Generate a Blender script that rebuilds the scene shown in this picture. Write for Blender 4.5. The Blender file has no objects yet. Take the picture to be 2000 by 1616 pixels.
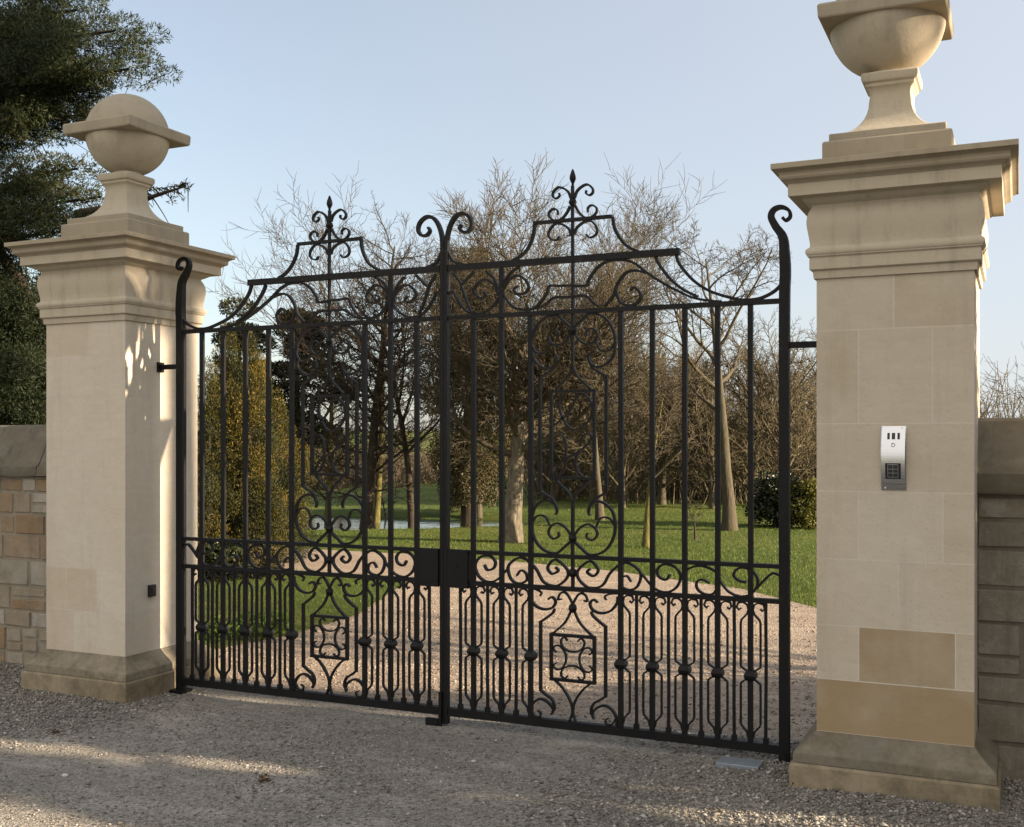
import bpy, bmesh, math, random
import numpy as np
from mathutils import Vector, Matrix

random.seed(7)
rng = np.random.default_rng(7)
scene = bpy.context.scene
col = scene.collection
R = math.radians

# ------------------------------------------------------------------ camera frame
EYE, F = 1.69, 2168.0 / 2000.0
CAM = (3.08, -5.82)
YAW = math.atan2(.416, .910)
RX, RY = math.cos(YAW), math.sin(YAW)

def at(px, D):
    """ground point seen in column px (of 2000) at D metres depth"""
    u = (px - 1000) / 2168.0
    return (CAM[0] + D * (u * RX - RY), CAM[1] + D * (u * RY + RX))

def zat(py, D):
    return EYE - (py - 860) / 2168.0 * D

# ------------------------------------------------------------------ helpers
def tag(o, label=None, cat=None, group=None, kind=None):
    if label: o['label'] = label
    if cat: o['category'] = cat
    if group: o['group'] = group
    if kind: o['kind'] = kind
    return o

def empty(name, loc, label=None, cat=None, group=None):
    o = bpy.data.objects.new(name, None)
    o.empty_display_size = .2
    col.objects.link(o)
    o.location = loc
    return tag(o, label, cat, group)

def wloc(o):
    v = Vector((0, 0, 0))
    while o is not None:
        v += o.location
        o = o.parent
    return v

class MB:
    def __init__(s):
        s.v, s.f, s.m, s.t = [], [], [], []
    def add(s, verts, faces, m=0, t=0.0):
        b = len(s.v)
        s.v += [tuple(p) for p in verts]
        for f in faces:
            s.f.append([i + b for i in f]); s.m.append(m); s.t.append(t)
    def box(s, x0, x1, y0, y1, z0, z1, m=0, t=0.0):
        s.add([(x0,y0,z0),(x1,y0,z0),(x1,y1,z0),(x0,y1,z0),(x0,y0,z1),(x1,y0,z1),(x1,y1,z1),(x0,y1,z1)],
              [(0,3,2,1),(4,5,6,7),(0,1,5,4),(1,2,6,5),(2,3,7,6),(3,0,4,7)], m, t)
    def tube(s, pts, rad, n=6, m=0, t=0.0, cap=True):
        pts = [Vector(p) for p in pts]
        b = len(s.v); k = len(pts)
        side = None
        for i, p in enumerate(pts):
            d = (pts[min(i+1, k-1)] - pts[max(i-1, 0)])
            if d.length < 1e-9: d = Vector((0,0,1))
            d.normalize()
            if side is None:
                side = d.orthogonal().normalized()
            else:
                side = side - d * side.dot(d)
                side = side.normalized() if side.length > 1e-6 else d.orthogonal().normalized()
            up = d.cross(side)
            r = rad[i] if isinstance(rad, (list, tuple)) else rad
            for j in range(n):
                a = 2*math.pi*j/n
                q = p + (side*math.cos(a) + up*math.sin(a))*r
                s.v.append((q.x, q.y, q.z))
        for i in range(k-1):
            for j in range(n):
                j2 = (j+1) % n
                s.f.append([b+i*n+j, b+i*n+j2, b+(i+1)*n+j2, b+(i+1)*n+j]); s.m.append(m); s.t.append(t)
        if cap:
            s.f.append([b+j for j in range(n)][::-1]); s.m.append(m); s.t.append(t)
            s.f.append([b+(k-1)*n+j for j in range(n)]); s.m.append(m); s.t.append(t)
    def strip(s, pts, w, d, y=0.0, m=0):
        """flat iron bent in the X-Z plane: w thick in the plane, d deep in Y"""
        n = len(pts); b = len(s.v)
        for i, (x, z) in enumerate(pts):
            x0, z0 = pts[max(i-1, 0)]; x1, z1 = pts[min(i+1, n-1)]
            tx, tz = x1-x0, z1-z0
            l = math.hypot(tx, tz) or 1
            nx, nz = -tz/l, tx/l
            ww = (w[i] if isinstance(w, (list, tuple)) else w)/2
            dd = (d[i] if isinstance(d, (list, tuple)) else d)/2
            for (a, e) in ((-1,-1),(1,-1),(1,1),(-1,1)):
                s.v.append((x+nx*ww*a, y+dd*e, z+nz*ww*a))
        for i in range(n-1):
            for j in range(4):
                s.f.append([b+i*4+j, b+i*4+(j+1)%4, b+(i+1)*4+(j+1)%4, b+(i+1)*4+j]); s.m.append(m); s.t.append(0)
        s.f.append([b, b+3, b+2, b+1]); s.m.append(m); s.t.append(0)
        e = b+(n-1)*4
        s.f.append([e, e+1, e+2, e+3]); s.m.append(m); s.t.append(0)
    def square_lathe(s, cx, cy, prof, m=0, t=0.0):
        b = len(s.v)
        for h, z in prof:
            s.v += [(cx-h,cy-h,z),(cx+h,cy-h,z),(cx+h,cy+h,z),(cx-h,cy+h,z)]
        for i in range(len(prof)-1):
            for j in range(4):
                s.f.append([b+i*4+j, b+i*4+(j+1)%4, b+(i+1)*4+(j+1)%4, b+(i+1)*4+j]); s.m.append(m); s.t.append(t((prof[i][1]+prof[i+1][1])/2) if callable(t) else t)
        tt = t(prof[-1][1]) if callable(t) else t
        s.f.append([b+3,b+2,b+1,b]); s.m.append(m); s.t.append(tt)
        e = b+4*(len(prof)-1)
        s.f.append([e,e+1,e+2,e+3]); s.m.append(m); s.t.append(tt)
    def lathe(s, cx, cy, prof, n=24, m=0):
        b = len(s.v)
        for r, z in prof:
            for j in range(n):
                a = 2*math.pi*j/n
                s.v.append((cx+r*math.cos(a), cy+r*math.sin(a), z))
        for i in range(len(prof)-1):
            for j in range(n):
                s.f.append([b+i*n+j, b+i*n+(j+1)%n, b+(i+1)*n+(j+1)%n, b+(i+1)*n+j]); s.m.append(m); s.t.append(0)
        s.f.append([b+j for j in range(n)][::-1]); s.m.append(m); s.t.append(0)
        e = b+(len(prof)-1)*n
        s.f.append([e+j for j in range(n)]); s.m.append(m); s.t.append(0)
    def build(s, name, mats, parent=None, smooth=None, bevel=0, fix=False, local=False):
        if not isinstance(mats, (list, tuple)): mats = [mats]
        off = Vector((0,0,0)) if (parent is None or local) else wloc(parent)
        me = bpy.data.meshes.new(name)
        vv = s.v if off.length == 0 else [(x-off.x, y-off.y, z-off.z) for x, y, z in s.v]
        me.from_pydata(vv, [], s.f)
        for m in mats: me.materials.append(m)
        me.polygons.foreach_set('material_index', s.m)
        a = me.attributes.new('tone', 'FLOAT', 'FACE')
        a.data.foreach_set('value', s.t)
        if fix:
            bm = bmesh.new(); bm.from_mesh(me)
            bmesh.ops.recalc_face_normals(bm, faces=bm.faces)
            bm.to_mesh(me); bm.free()
        if smooth is not None:
            me.polygons.foreach_set('use_smooth', [True]*len(me.polygons))
            if smooth < 179: me.set_sharp_from_angle(angle=R(smooth))
        me.update()
        o = bpy.data.objects.new(name, me)
        col.objects.link(o)
        if parent is not None: o.parent = parent
        if bevel:
            bv = o.modifiers.new('soft_edge', 'BEVEL'); bv.width = bevel; bv.segments = 2
            bv.limit_method = 'ANGLE'; bv.angle_limit = R(40)
        return o

def np_mesh(name, V, Fa, mats, tone=None, parent=None, smooth=False):
    """V (n,3), Fa (m,k) arrays -> one object"""
    me = bpy.data.meshes.new(name)
    n, (mf, k) = len(V), Fa.shape
    me.vertices.add(n); me.vertices.foreach_set('co', V.astype(np.float32).ravel())
    me.loops.add(mf*k); me.loops.foreach_set('vertex_index', Fa.astype(np.int32).ravel())
    me.polygons.add(mf)
    me.polygons.foreach_set('loop_start', np.arange(0, mf*k, k, dtype=np.int32))
    me.polygons.foreach_set('loop_total', np.full(mf, k, dtype=np.int32))
    if not isinstance(mats, (list, tuple)): mats = [mats]
    for m in mats: me.materials.append(m)
    a = me.attributes.new('tone', 'FLOAT', 'FACE')
    if tone is not None: a.data.foreach_set('value', tone.astype(np.float32))
    if smooth: me.polygons.foreach_set('use_smooth', np.ones(mf, dtype=bool))
    me.update(calc_edges=True); me.validate()
    o = bpy.data.objects.new(name, me); col.objects.link(o)
    if parent is not None: o.parent = parent
    return o

def catmull(P, n=6):
    if len(P) < 3: return list(P)
    out = []
    for i in range(len(P)-1):
        p0 = P[max(i-1,0)]; p1 = P[i]; p2 = P[i+1]; p3 = P[min(i+2,len(P)-1)]
        for k in range(n):
            t = k/n
            out.append(tuple(.5*((2*b)+(c-a)*t+(2*a-5*b+4*c-d)*t*t+(3*b-a-3*c+d)*t**3) for a,b,c,d in zip(p0,p1,p2,p3)))
    out.append(tuple(P[-1]))
    return out

def copy_tree(o, parent=None):
    c = o.copy(); col.objects.link(c)
    if parent is not None: c.parent = parent
    for ch in list(o.children): copy_tree(ch, c)
    return c

# ------------------------------------------------------------------ materials
class NT:
    def __init__(s, name):
        s.mat = bpy.data.materials.new(name); s.mat.use_nodes = True
        s.n = s.mat.node_tree.nodes; s.l = s.mat.node_tree.links
        s.b = s.n['Principled BSDF']; s.out = s.n['Material Output']
        s.co = s.n.new('ShaderNodeTexCoord')
    def node(s, t, **kw):
        o = s.n.new(t)
        for k, v in kw.items(): setattr(o, k, v)
        return o
    def link(s, a, b): s.l.new(a, b)
    def noise(s, scale, detail=4, rough=.6, vec=None, dim=None):
        o = s.node('ShaderNodeTexNoise'); o.inputs['Scale'].default_value = scale
        o.inputs['Detail'].default_value = detail; o.inputs['Roughness'].default_value = rough
        s.link(vec or s.co.outputs['Object'], o.inputs['Vector']); return o
    def voro(s, scale, feature='F1', vec=None):
        o = s.node('ShaderNodeTexVoronoi', feature=feature); o.inputs['Scale'].default_value = scale
        s.link(vec or s.co.outputs['Object'], o.inputs['Vector']); return o
    def mapping(s, scale):
        o = s.node('ShaderNodeMapping'); o.inputs['Scale'].default_value = scale
        s.link(s.co.outputs['Object'], o.inputs['Vector']); return o.outputs['Vector']
    def ramp(s, fac, stops):
        o = s.node('ShaderNodeValToRGB'); cr = o.color_ramp
        while len(cr.elements) < len(stops): cr.elements.new(.5)
        for e, (p, c) in zip(cr.elements, stops):
            e.position = p; e.color = (c[0], c[1], c[2], 1) if isinstance(c, (tuple, list)) else (c, c, c, 1)
        s.link(fac, o.inputs['Fac']); return o.outputs['Color']
    def mix(s, fac, a, b, mode='MIX'):
        o = s.node('ShaderNodeMix', data_type='RGBA', blend_type=mode)
        for sock, val in ((o.inputs[0], fac), (o.inputs[6], a), (o.inputs[7], b)):
            if isinstance(val, (int, float)): sock.default_value = val
            elif isinstance(val, (tuple, list)): sock.default_value = (*val[:3], 1)
            else: s.link(val, sock)
        return o.outputs[2]
    def math(s, op, a, b=None, clamp=False):
        o = s.node('ShaderNodeMath', operation=op); o.use_clamp = clamp
        for sock, val in ((o.inputs[0], a), (o.inputs[1], b)):
            if val is None: continue
            if isinstance(val, (int, float)): sock.default_value = val
            else: s.link(val, sock)
        return o.outputs[0]
    def tone(s):
        o = s.node('ShaderNodeAttribute'); o.attribute_type = 'GEOMETRY'; o.attribute_name = 'tone'
        return o.outputs['Fac']
    def bump(s, h, strength=.3, dist=.01, chain=None):
        o = s.node('ShaderNodeBump'); o.inputs['Strength'].default_value = strength
        o.inputs['Distance'].default_value = dist
        s.link(h, o.inputs['Height'])
        if chain is not None: s.link(chain, o.inputs['Normal'])
        return o.outputs['Normal']
    def done(s, color=None, rough=.8, metal=0, normal=None, spec=.3):
        if color is not None:
            if isinstance(color, (tuple, list)): s.b.inputs['Base Color'].default_value = (*color, 1)
            else: s.link(color, s.b.inputs['Base Color'])
        if isinstance(rough, (int, float)): s.b.inputs['Roughness'].default_value = rough
        else: s.link(rough, s.b.inputs['Roughness'])
        s.b.inputs['Metallic'].default_value = metal
        s.b.inputs['Specular IOR Level'].default_value = spec
        if normal is not None: s.link(normal, s.b.inputs['Normal'])
        return s.mat

def mat_stone(name, pale, mid, tan, stain=(.16,.135,.10), stain_amt=.35, mossy=0.0):
    m = NT(name)
    t = m.tone()
    nt_ = m.noise(2.6, 5, .6)
    t = m.math('ADD', t, m.math('MULTIPLY', m.math('SUBTRACT', nt_.outputs['Fac'], .5), 1.5))
    base = m.ramp(m.math('ADD', m.math('MULTIPLY', t, .5), .5), [(0, pale), (.5, mid), (1, tan)])
    n1 = m.noise(2.2, 5, .65)
    base = m.mix(m.ramp(n1.outputs['Fac'], [(.42, 0), (.75, .22)]), base, tan)
    nb = m.noise(9, 6, .7, m.mapping((1, 1, 2.6)))
    base = m.mix(m.ramp(nb.outputs['Fac'], [(.35, .16), (.65, 0)]), base, (.30,.26,.20))
    # rain streaks and soot: stretched noise
    ns = m.noise(3.2, 6, .7, m.mapping((3.2, 3.2, .35)))
    base = m.mix(m.ramp(ns.outputs['Fac'], [(.52, 0), (.8, stain_amt)]), base, stain)
    if mossy:
        nm = m.noise(5, 7, .75)
        base = m.mix(m.ramp(nm.outputs['Fac'], [(.40, 0), (.62, mossy)]), base, (.10,.084,.055))
    pit = m.noise(70, 4, .7)
    grain = m.noise(260, 2, .6)
    base = m.mix(m.ramp(pit.outputs['Fac'], [(.30, .25), (.42, 0)]), base, (.25,.2,.14))
    nrm = m.bump(pit.outputs['Fac'], .22, .006)
    nrm = m.bump(n1.outputs['Fac'], .25, .03, nrm)
    nrm = m.bump(grain.outputs['Fac'], .25, .002, nrm)
    return m.done(base, .88, 0, nrm, .25)

M = {}
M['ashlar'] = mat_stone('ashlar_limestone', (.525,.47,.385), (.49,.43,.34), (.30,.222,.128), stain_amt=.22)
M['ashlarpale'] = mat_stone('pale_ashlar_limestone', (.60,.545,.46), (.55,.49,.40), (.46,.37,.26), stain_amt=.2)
M['mortar'] = mat_stone('lime_mortar', (.55,.50,.42), (.54,.49,.41), (.50,.44,.35))
M['mould'] = mat_stone('moulded_limestone', (.50,.44,.35), (.46,.40,.305), (.31,.255,.18), stain_amt=.5)
M['plinth'] = mat_stone('plinth_stone', (.155,.142,.115), (.30,.255,.185), (.27,.215,.135), stain_amt=.6, mossy=.75)
M['finial'] = mat_stone('finial_stone', (.47,.415,.325), (.43,.375,.285), (.27,.228,.165), stain_amt=.5)
M['rubble'] = mat_stone('rubble_stone', (.40,.37,.315), (.30,.262,.205), (.255,.17,.095), stain=(.09,.08,.065), stain_amt=.6, mossy=.35)
M['rubblemortar'] = mat_stone('rubble_mortar', (.27,.24,.19), (.25,.22,.17), (.22,.185,.135), stain=(.1,.09,.07), stain_amt=.6, mossy=.3)
M['greywall'] = mat_stone('weathered_wall_stone', (.26,.24,.20), (.20,.183,.15), (.165,.14,.10), stain=(.055,.05,.042), stain_amt=.8, mossy=.5)
def lichen(mat):
    nt = mat.node_tree; b = nt.nodes['Principled BSDF']; src = b.inputs['Base Color'].links[0].from_socket
    tc = nt.nodes.new('ShaderNodeTexCoord'); n = nt.nodes.new('ShaderNodeTexNoise'); n.inputs['Scale'].default_value = 4.5; n.inputs['Detail'].default_value = 9; n.inputs['Roughness'].default_value = .72
    nt.links.new(tc.outputs['Object'], n.inputs['Vector'])
    r = nt.nodes.new('ShaderNodeValToRGB'); r.color_ramp.elements[0].position = .53; r.color_ramp.elements[1].position = .60; r.color_ramp.elements[1].color = (.6,.6,.6,1)
    nt.links.new(n.outputs['Fac'], r.inputs[0])
    m = nt.nodes.new('ShaderNodeMix'); m.data_type = 'RGBA'; nt.links.new(r.outputs[0], m.inputs[0]); nt.links.new(src, m.inputs[6]); m.inputs[7].default_value = (.27,.255,.22,1)
    nt.links.new(m.outputs[2], b.inputs['Base Color'])
    bp = nt.nodes.new('ShaderNodeBump'); bp.inputs['Strength'].default_value = .7; bp.inputs['Distance'].default_value = .03
    nt.links.new(n.outputs['Fac'], bp.inputs['Height']); old = b.inputs['Normal'].links[0].from_socket; nt.links.new(old, bp.inputs['Normal']); nt.links.new(bp.outputs[0], b.inputs['Normal'])
lichen(M['greywall']); lichen(M['rubble'])
M['greymortar'] = mat_stone('weathered_mortar', (.15,.135,.11), (.135,.12,.097), (.12,.10,.075), stain=(.05,.045,.04), stain_amt=.7, mossy=.5)
M['coping'] = mat_stone('coping_stone', (.165,.148,.118), (.135,.12,.094), (.115,.095,.066), stain=(.045,.042,.034), stain_amt=.85, mossy=.6)

def mat_iron():
    m = NT('black_painted_iron')
    n = m.noise(45, 4, .6); n2 = m.noise(6, 4, .6)
    c = m.ramp(n2.outputs['Fac'], [(.35, (.0035,.0036,.0042)), (.7, (.007,.007,.0072))])
    rust = m.noise(18, 6, .75)
    c = m.mix(m.ramp(rust.outputs['Fac'], [(.62, 0), (.74, .7)]), c, (.040,.021,.012))
    return m.done(c, m.ramp(n.outputs['Fac'], [(.3, .42), (.7, .62)]), 0, m.bump(n.outputs['Fac'], .15, .002), .22)
M['iron'] = mat_iron()

def mat_gravel(name, a, b, c, scale=70, big=.35):
    m = NT(name)
    v = m.voro(scale); v.inputs['Randomness'].default_value = 1
    v2 = m.voro(scale*2.3)
    sep = m.node('ShaderNodeSeparateColor'); m.link(v.outputs['Color'], sep.inputs[0])
    sep2 = m.node('ShaderNodeSeparateColor'); m.link(v2.outputs['Color'], sep2.inputs[0])
    cc = m.ramp(sep.outputs[0], [(0, a), (.55, b), (1, c)])
    cc2 = m.ramp(sep2.outputs[0], [(0, a), (.6, b), (1, c)])
    cc = m.mix(.5, cc, cc2)
    n = m.noise(.9, 6, .6)
    cc = m.mix(m.ramp(n.outputs['Fac'], [(.40, 0), (.66, big)]), cc, tuple(x*.62 for x in b))
    n2 = m.noise(3.5, 5, .65, m.mapping((.5, 1.3, 1)))
    cc = m.mix(m.ramp(n2.outputs['Fac'], [(.5, 0), (.75, .4)]), cc, tuple(min(.7, x*1.35) for x in c))
    h = m.math('ADD', v.outputs['Distance'], m.math('MULTIPLY', v2.outputs['Distance'], .5))
    nr = m.bump(h, .75, .010)
    nr = m.bump(m.noise(2.0, 4).outputs['Fac'], .3, .05, nr)
    return m.done(cc, .9, 0, nr, .2)
M['forecourt'] = mat_gravel('compacted_gravel', (.115,.105,.090), (.225,.205,.175), (.40,.37,.325))
M['drive'] = mat_gravel('pale_drive_gravel', (.17,.13,.098), (.30,.238,.182), (.43,.36,.285), 60, .35)
def mat_chip(name, a, b, c):
    m = NT(name)
    cc = m.ramp(m.tone(), [(0, a), (.55, b), (1, c)])
    n = m.noise(160, 3)
    return m.done(m.mix(.25, cc, n.outputs['Color'], 'MULTIPLY'), .85, 0, m.bump(n.outputs['Fac'], .3, .002), .25)
M['chip'] = mat_chip('gravel_chips', (.09,.081,.07), (.25,.23,.198), (.54,.505,.45))

def mat_lawn():
    m = NT('mown_turf')
    n = m.noise(.55, 6, .65); n2 = m.noise(14, 5, .7); n3 = m.noise(120, 3, .7)
    c = m.ramp(n.outputs['Fac'], [(.3, (.058,.088,.012)), (.55, (.092,.132,.018)), (.75, (.150,.170,.030))])
    c = m.mix(m.ramp(n2.outputs['Fac'], [(.35, .5), (.6, 0)]), c, (.035,.058,.010))
    n4 = m.noise(.28, 4, .6)
    c = m.mix(m.ramp(n4.outputs['Fac'], [(.48, 0), (.66, .55)]), c, (.17,.165,.045))
    c = m.mix(m.ramp(n3.outputs['Fac'], [(.5, 0), (.75, .5)]), c, (.12,.16,.03))
    nr = m.bump(n3.outputs['Fac'], .8, .04)
    nr = m.bump(n2.outputs['Fac'], .6, .10, nr)
    return m.done(c, .85, 0, nr, .2)
M['lawn'] = mat_lawn()

def mat_leaf(name, stops, trans=.25, rough=.6):
    m = NT(name)
    c = m.ramp(m.tone(), stops)
    m.done(c, rough, 0, None, .3)
    tr = m.node('ShaderNodeBsdfTranslucent'); m.link(c, tr.inputs['Color'])
    mx = m.node('ShaderNodeMixShader'); mx.inputs[0].default_value = trans
    m.link(m.b.outputs[0], mx.inputs[1]); m.link(tr.outputs[0], mx.inputs[2]); m.link(mx.outputs[0], m.out.inputs['Surface'])
    return m.mat
M['grass'] = mat_leaf('grass_blades', [(0, (.050,.080,.012)), (.6, (.098,.142,.020)), (1, (.19,.19,.05))], .35)
M['yew'] = mat_leaf('dark_conifer_needles', [(0, (.007,.012,.004)), (.55, (.018,.029,.008)), (.85, (.040,.052,.014)), (1, (.085,.066,.024))], .2)
M['golden'] = mat_leaf('golden_conifer_needles', [(0, (.012,.017,.005)), (.45, (.036,.040,.008)), (.78, (.095,.078,.012)), (1, (.21,.135,.018))], .25)
M['pine'] = mat_leaf('pine_needles', [(0, (.018,.026,.010)), (.7, (.034,.045,.015)), (1, (.06,.062,.02))], .2)
M['ivy'] = mat_leaf('ivy_leaves', [(0, (.020,.024,.008)), (.5, (.050,.044,.016)), (1, (.11,.080,.030))], .15)
M['holly'] = mat_leaf('holly_leaves', [(0, (.010,.014,.006)), (1, (.030,.038,.012))], .1, .35)
M['lime_leaf'] = mat_leaf('yellow_green_leaves', [(0, (.05,.06,.01)), (1, (.19,.17,.03))], .3)
M['fresh'] = mat_leaf('fresh_green_leaves', [(0, (.045,.085,.010)), (1, (.12,.20,.025))], .3)
M['brownleaf'] = mat_leaf('dead_leaves', [(0, (.05,.03,.015)), (1, (.16,.095,.045))], .1)

def mat_bark(name, a, b, c, scale=6):
    m = NT(name)
    n = m.noise(scale, 6, .7, m.mapping((4, 4, .9))); n2 = m.noise(2.0, 4)
    cc = m.ramp(n.outputs['Fac'], [(.3, a), (.55, b), (.75, c)])
    cc = m.mix(m.ramp(n2.outputs['Fac'], [(.5, 0), (.7, .5)]), cc, (b[0]*.7, b[1]*.85, b[2]*.5))
    return m.done(cc, .9, 0, m.bump(n.outputs['Fac'], .7, .03), .2)
M['bark'] = mat_bark('brown_bark', (.040,.034,.024), (.080,.068,.046), (.125,.108,.076))
M['palebark'] = mat_bark('pale_grey_bark', (.055,.046,.034), (.135,.116,.086), (.25,.222,.175), 7)
M['darkbark'] = mat_bark('dark_bark', (.02,.017,.013), (.045,.036,.026), (.085,.065,.045))
M['mossbark'] = mat_bark('mossy_bark', (.05,.045,.015), (.11,.10,.03), (.19,.165,.06))
M['twig'] = mat_bark('twigs', (.046,.038,.026), (.082,.067,.044), (.125,.103,.07), 2)
M['twigred'] = mat_bark('russet_twigs', (.058,.048,.030), (.11,.09,.056), (.165,.136,.088), 2)
M['twigdark'] = mat_bark('dark_twigs', (.025,.02,.015), (.055,.042,.03), (.09,.07,.05), 2)

def mat_water():
    m = NT('lake_water')
    n = m.noise(1.6, 4, .6, m.mapping((1, 2.2, 1)))
    m.b.inputs['IOR'].default_value = 1.33
    return m.done((.02,.028,.03), .06, 0, m.bump(n.outputs['Fac'], .12, .05), .5)
M['water'] = mat_water()

def mat_steel():
    m = NT('brushed_stainless_steel')
    n = m.noise(60, 3, .6, m.mapping((.2, .2, 12)))
    return m.done((.62,.62,.63), m.ramp(n.outputs['Fac'], [(.3, .22), (.7, .36)]), 1, m.bump(n.outputs['Fac'], .06, .001), .5)
M['steel'] = mat_steel()
def plain(name, c, rough=.5, metal=0, bump=True):
    m = NT(name); n = m.noise(90, 4)
    cc = m.mix(m.ramp(n.outputs['Fac'], [(.35, .25), (.6, 0)]), c, tuple(x*.6 for x in c))
    return m.done(cc, rough, metal, m.bump(n.outputs['Fac'], .08, .002) if bump else None, .4)
M['blackplastic'] = plain('black_plastic', (.012,.012,.013), .35)
M['key'] = plain('dark_key_caps', (.03,.03,.033), .4)
M['greyplate'] = plain('grey_metal_plate', (.22,.25,.28), .45, .3)
M['soil'] = plain('damp_soil', (.045,.034,.024), .95)

# ------------------------------------------------------------------ ground
VERGE = [(-3.0,.62),(-2.85,1.30),(-2.67,2.15),(-2.76,3.36),(-3.23,4.73),(-3.65,5.91),(-5.77,6.12),(-9,6.35),(-16,6.6),(-16,.62)]
FAR_EDGE = [(-16,9.0),(-11,8.75),(-7.72,8.61),(-4.65,8.55),(-3.94,8.48),(-1.69,7.80),(.21,6.76),(1.18,5.71),(1.55,5.0),(3.0,4.35),(6,4.0),(16,3.9)]

def inside(poly, x, y):
    c = False; n = len(poly)
    for i in range(n):
        x0, y0 = poly[i]; x1, y1 = poly[(i+1) % n]
        if (y0 > y) != (y1 > y) and x < (x1-x0)*(y-y0)/(y1-y0)+x0: c = not c
    return c
def far_y(x):
    for (x0, y0), (x1, y1) in zip(FAR_EDGE, FAR_EDGE[1:]):
        if x0 <= x <= x1: return y0+(y1-y0)*(x-x0)/(x1-x0)
    return FAR_EDGE[0][1] if x < FAR_EDGE[0][0] else FAR_EDGE[-1][1]

# lake: an ellipse-ish basin seen through the left leaf
LC = at(690, 24.0)
def lake_d(x, y):
    # local axes: across the view and along it
    dx, dy = x-LC[0], y-LC[1]
    a = dx*RX + dy*RY; b = -dx*RY + dy*RX
    a += .35*math.sin(a*.9+1); b += .25*math.sin(a*.8)
    return math.hypot((a+1.0)/4.4, b/2.35)
def gz(x, y):
    d = lake_d(x, y)
    z = 0.0
    if d < 1.25: z -= .42*max(0.0, min(1.0, (1.22-d)/.35))**1.2
    if y > 11:
        w = min(1.0, (y-11)/8)
        z += w*(.05*math.sin(x*.35+1.2)*math.sin(y*.3) + .03*math.sin(x*.9+y*.6))
        dist = math.hypot(x-CAM[0], y-CAM[1])
        z += max(0.0, dist-45)*.012
    return z

xs = [-400,-200,-120,-80,-60,-50,-42,-36] + [round(-31+.4*i, 3) for i in range(95)] + [8,10,13,17,22,30,45,70,120,200,400]
ys = [-300,-120,-60,-30,-16,-9,-4,-1,2,5,8,10] + [round(11+.4*i, 3) for i in range(60)] + [36,39,43,48,54,62,74,90,120,180,300,500]
mb = MB()
mb.v = [(x, y, gz(x, y) - .010) for y in ys for x in xs]
nx = len(xs)
for j in range(len(ys)-1):
    for i in range(nx-1):
        mb.f.append([j*nx+i, j*nx+i+1, (j+1)*nx+i+1, (j+1)*nx+i]); mb.m.append(0); mb.t.append(0)
tag(mb.build('lawn', M['lawn'], smooth=180), 'green mown lawn stretching back behind the gates', kind='structure')

mb = MB()   # drive: from the gate line back and round to the left
pts = [(-2.95,.40),(3.2,.40),(16,.46)] + FAR_EDGE[::-1] + VERGE[::-1][1:]
pts = [(-16,.40)] + [(16,.40)] + FAR_EDGE[::-1]
mb.add([(x, y, -.004) for x, y in pts], [list(range(len(pts)))])
tag(mb.build('driveway', M['drive']), 'pale gravel drive curving left behind the gates', kind='structure')
mb = MB()
ring = VERGE
mb.add([(x, y, .006) for x, y in ring], [list(range(len(ring)))[::-1]])
tag(mb.build('grass_verge', M['lawn'], fix=True), 'grass verge with conifers inside the left pillar', kind='structure')

# forecourt: gently uneven sheet in front of and under the gates
gx = np.linspace(-14, 14, 141); gy = np.linspace(-16, .48, 84)
def fz(x, y):
    z = .006*math.sin(x*1.7+.4)*math.sin(y*2.1) + .004*math.sin(x*4.1+y*3.3)
    if x < -1.6: z += .035*min(1, (-1.6-x)/1.2)*max(0, min(1, (y+1.9)/1.5))
    if x > 1.4: z += .045*min(1, (x-1.4)/1.2)*max(0, min(1, (y+1.7)/1.1))
    return z
mb = MB()
mb.v = [(x, y, fz(x, y)) for y in gy for x in gx]
nx = len(gx)
for j in range(len(gy)-1):
    for i in range(nx-1):
        mb.f.append([j*nx+i, j*nx+i+1, (j+1)*nx+i+1, (j+1)*nx+i]); mb.m.append(0); mb.t.append(0)
tag(mb.build('forecourt', M['forecourt'], smooth=180), 'grey compacted gravel forecourt in front of the gates', kind='structure')

# lake
mb = MB()
k = 48; ring = []
for i in range(k):
    a = 2*math.pi*i/k
    A, B = 4.4*1.12*math.cos(a)-1.0, 2.35*1.12*math.sin(a)
    ring.append((LC[0]+A*RX-B*RY, LC[1]+A*RY+B*RX, -.13))
mb.add(ring, [list(range(k))])
tag(mb.build('lake', M['water'], fix=True), 'still pale lake reflecting the sky beyond the lawn', kind='structure')

# ------------------------------------------------------------------ loose gravel (stuff)
def stones(name, P, S, mat, label, tone):
    """P (n,3) positions, S (n,) sizes -> jittered flattened octahedra"""
    n = len(P)
    base = np.array([[1,0,0],[0,1,0],[-1,0,0],[0,-1,0],[0,0,.75],[0,0,-.75]], float)
    V = np.repeat(base[None], n, 0) * (1+rng.uniform(-.35,.35,(n,6,1)))
    V += rng.uniform(-.22,.22,(n,6,3))
    V *= np.stack([rng.uniform(.8,1.3,n), rng.uniform(.6,1.0,n), rng.uniform(.45,.85,n)], 1)[:,None,:]
    a = rng.uniform(0, 2*np.pi, n); ca, sa = np.cos(a), np.sin(a)
    X = V[:,:,0]*ca[:,None]-V[:,:,1]*sa[:,None]; Y = V[:,:,0]*sa[:,None]+V[:,:,1]*ca[:,None]
    Zt = V[:,:,2] + X*rng.uniform(-.4,.4,(n,1))
    V = np.stack([X, Y, Zt], 2)*S[:,None,None] + P[:,None,:]
    fa = np.array([[0,1,4],[1,2,4],[2,3,4],[3,0,4],[1,0,5],[2,1,5],[3,2,5],[0,3,5]])
    Fa = (fa[None]+6*np.arange(n)[:,None,None]).reshape(-1,3)
    o = np_mesh(name, V.reshape(-1,3), Fa, mat, np.repeat(tone, 8))
    return tag(o, label, kind='stuff')

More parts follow.
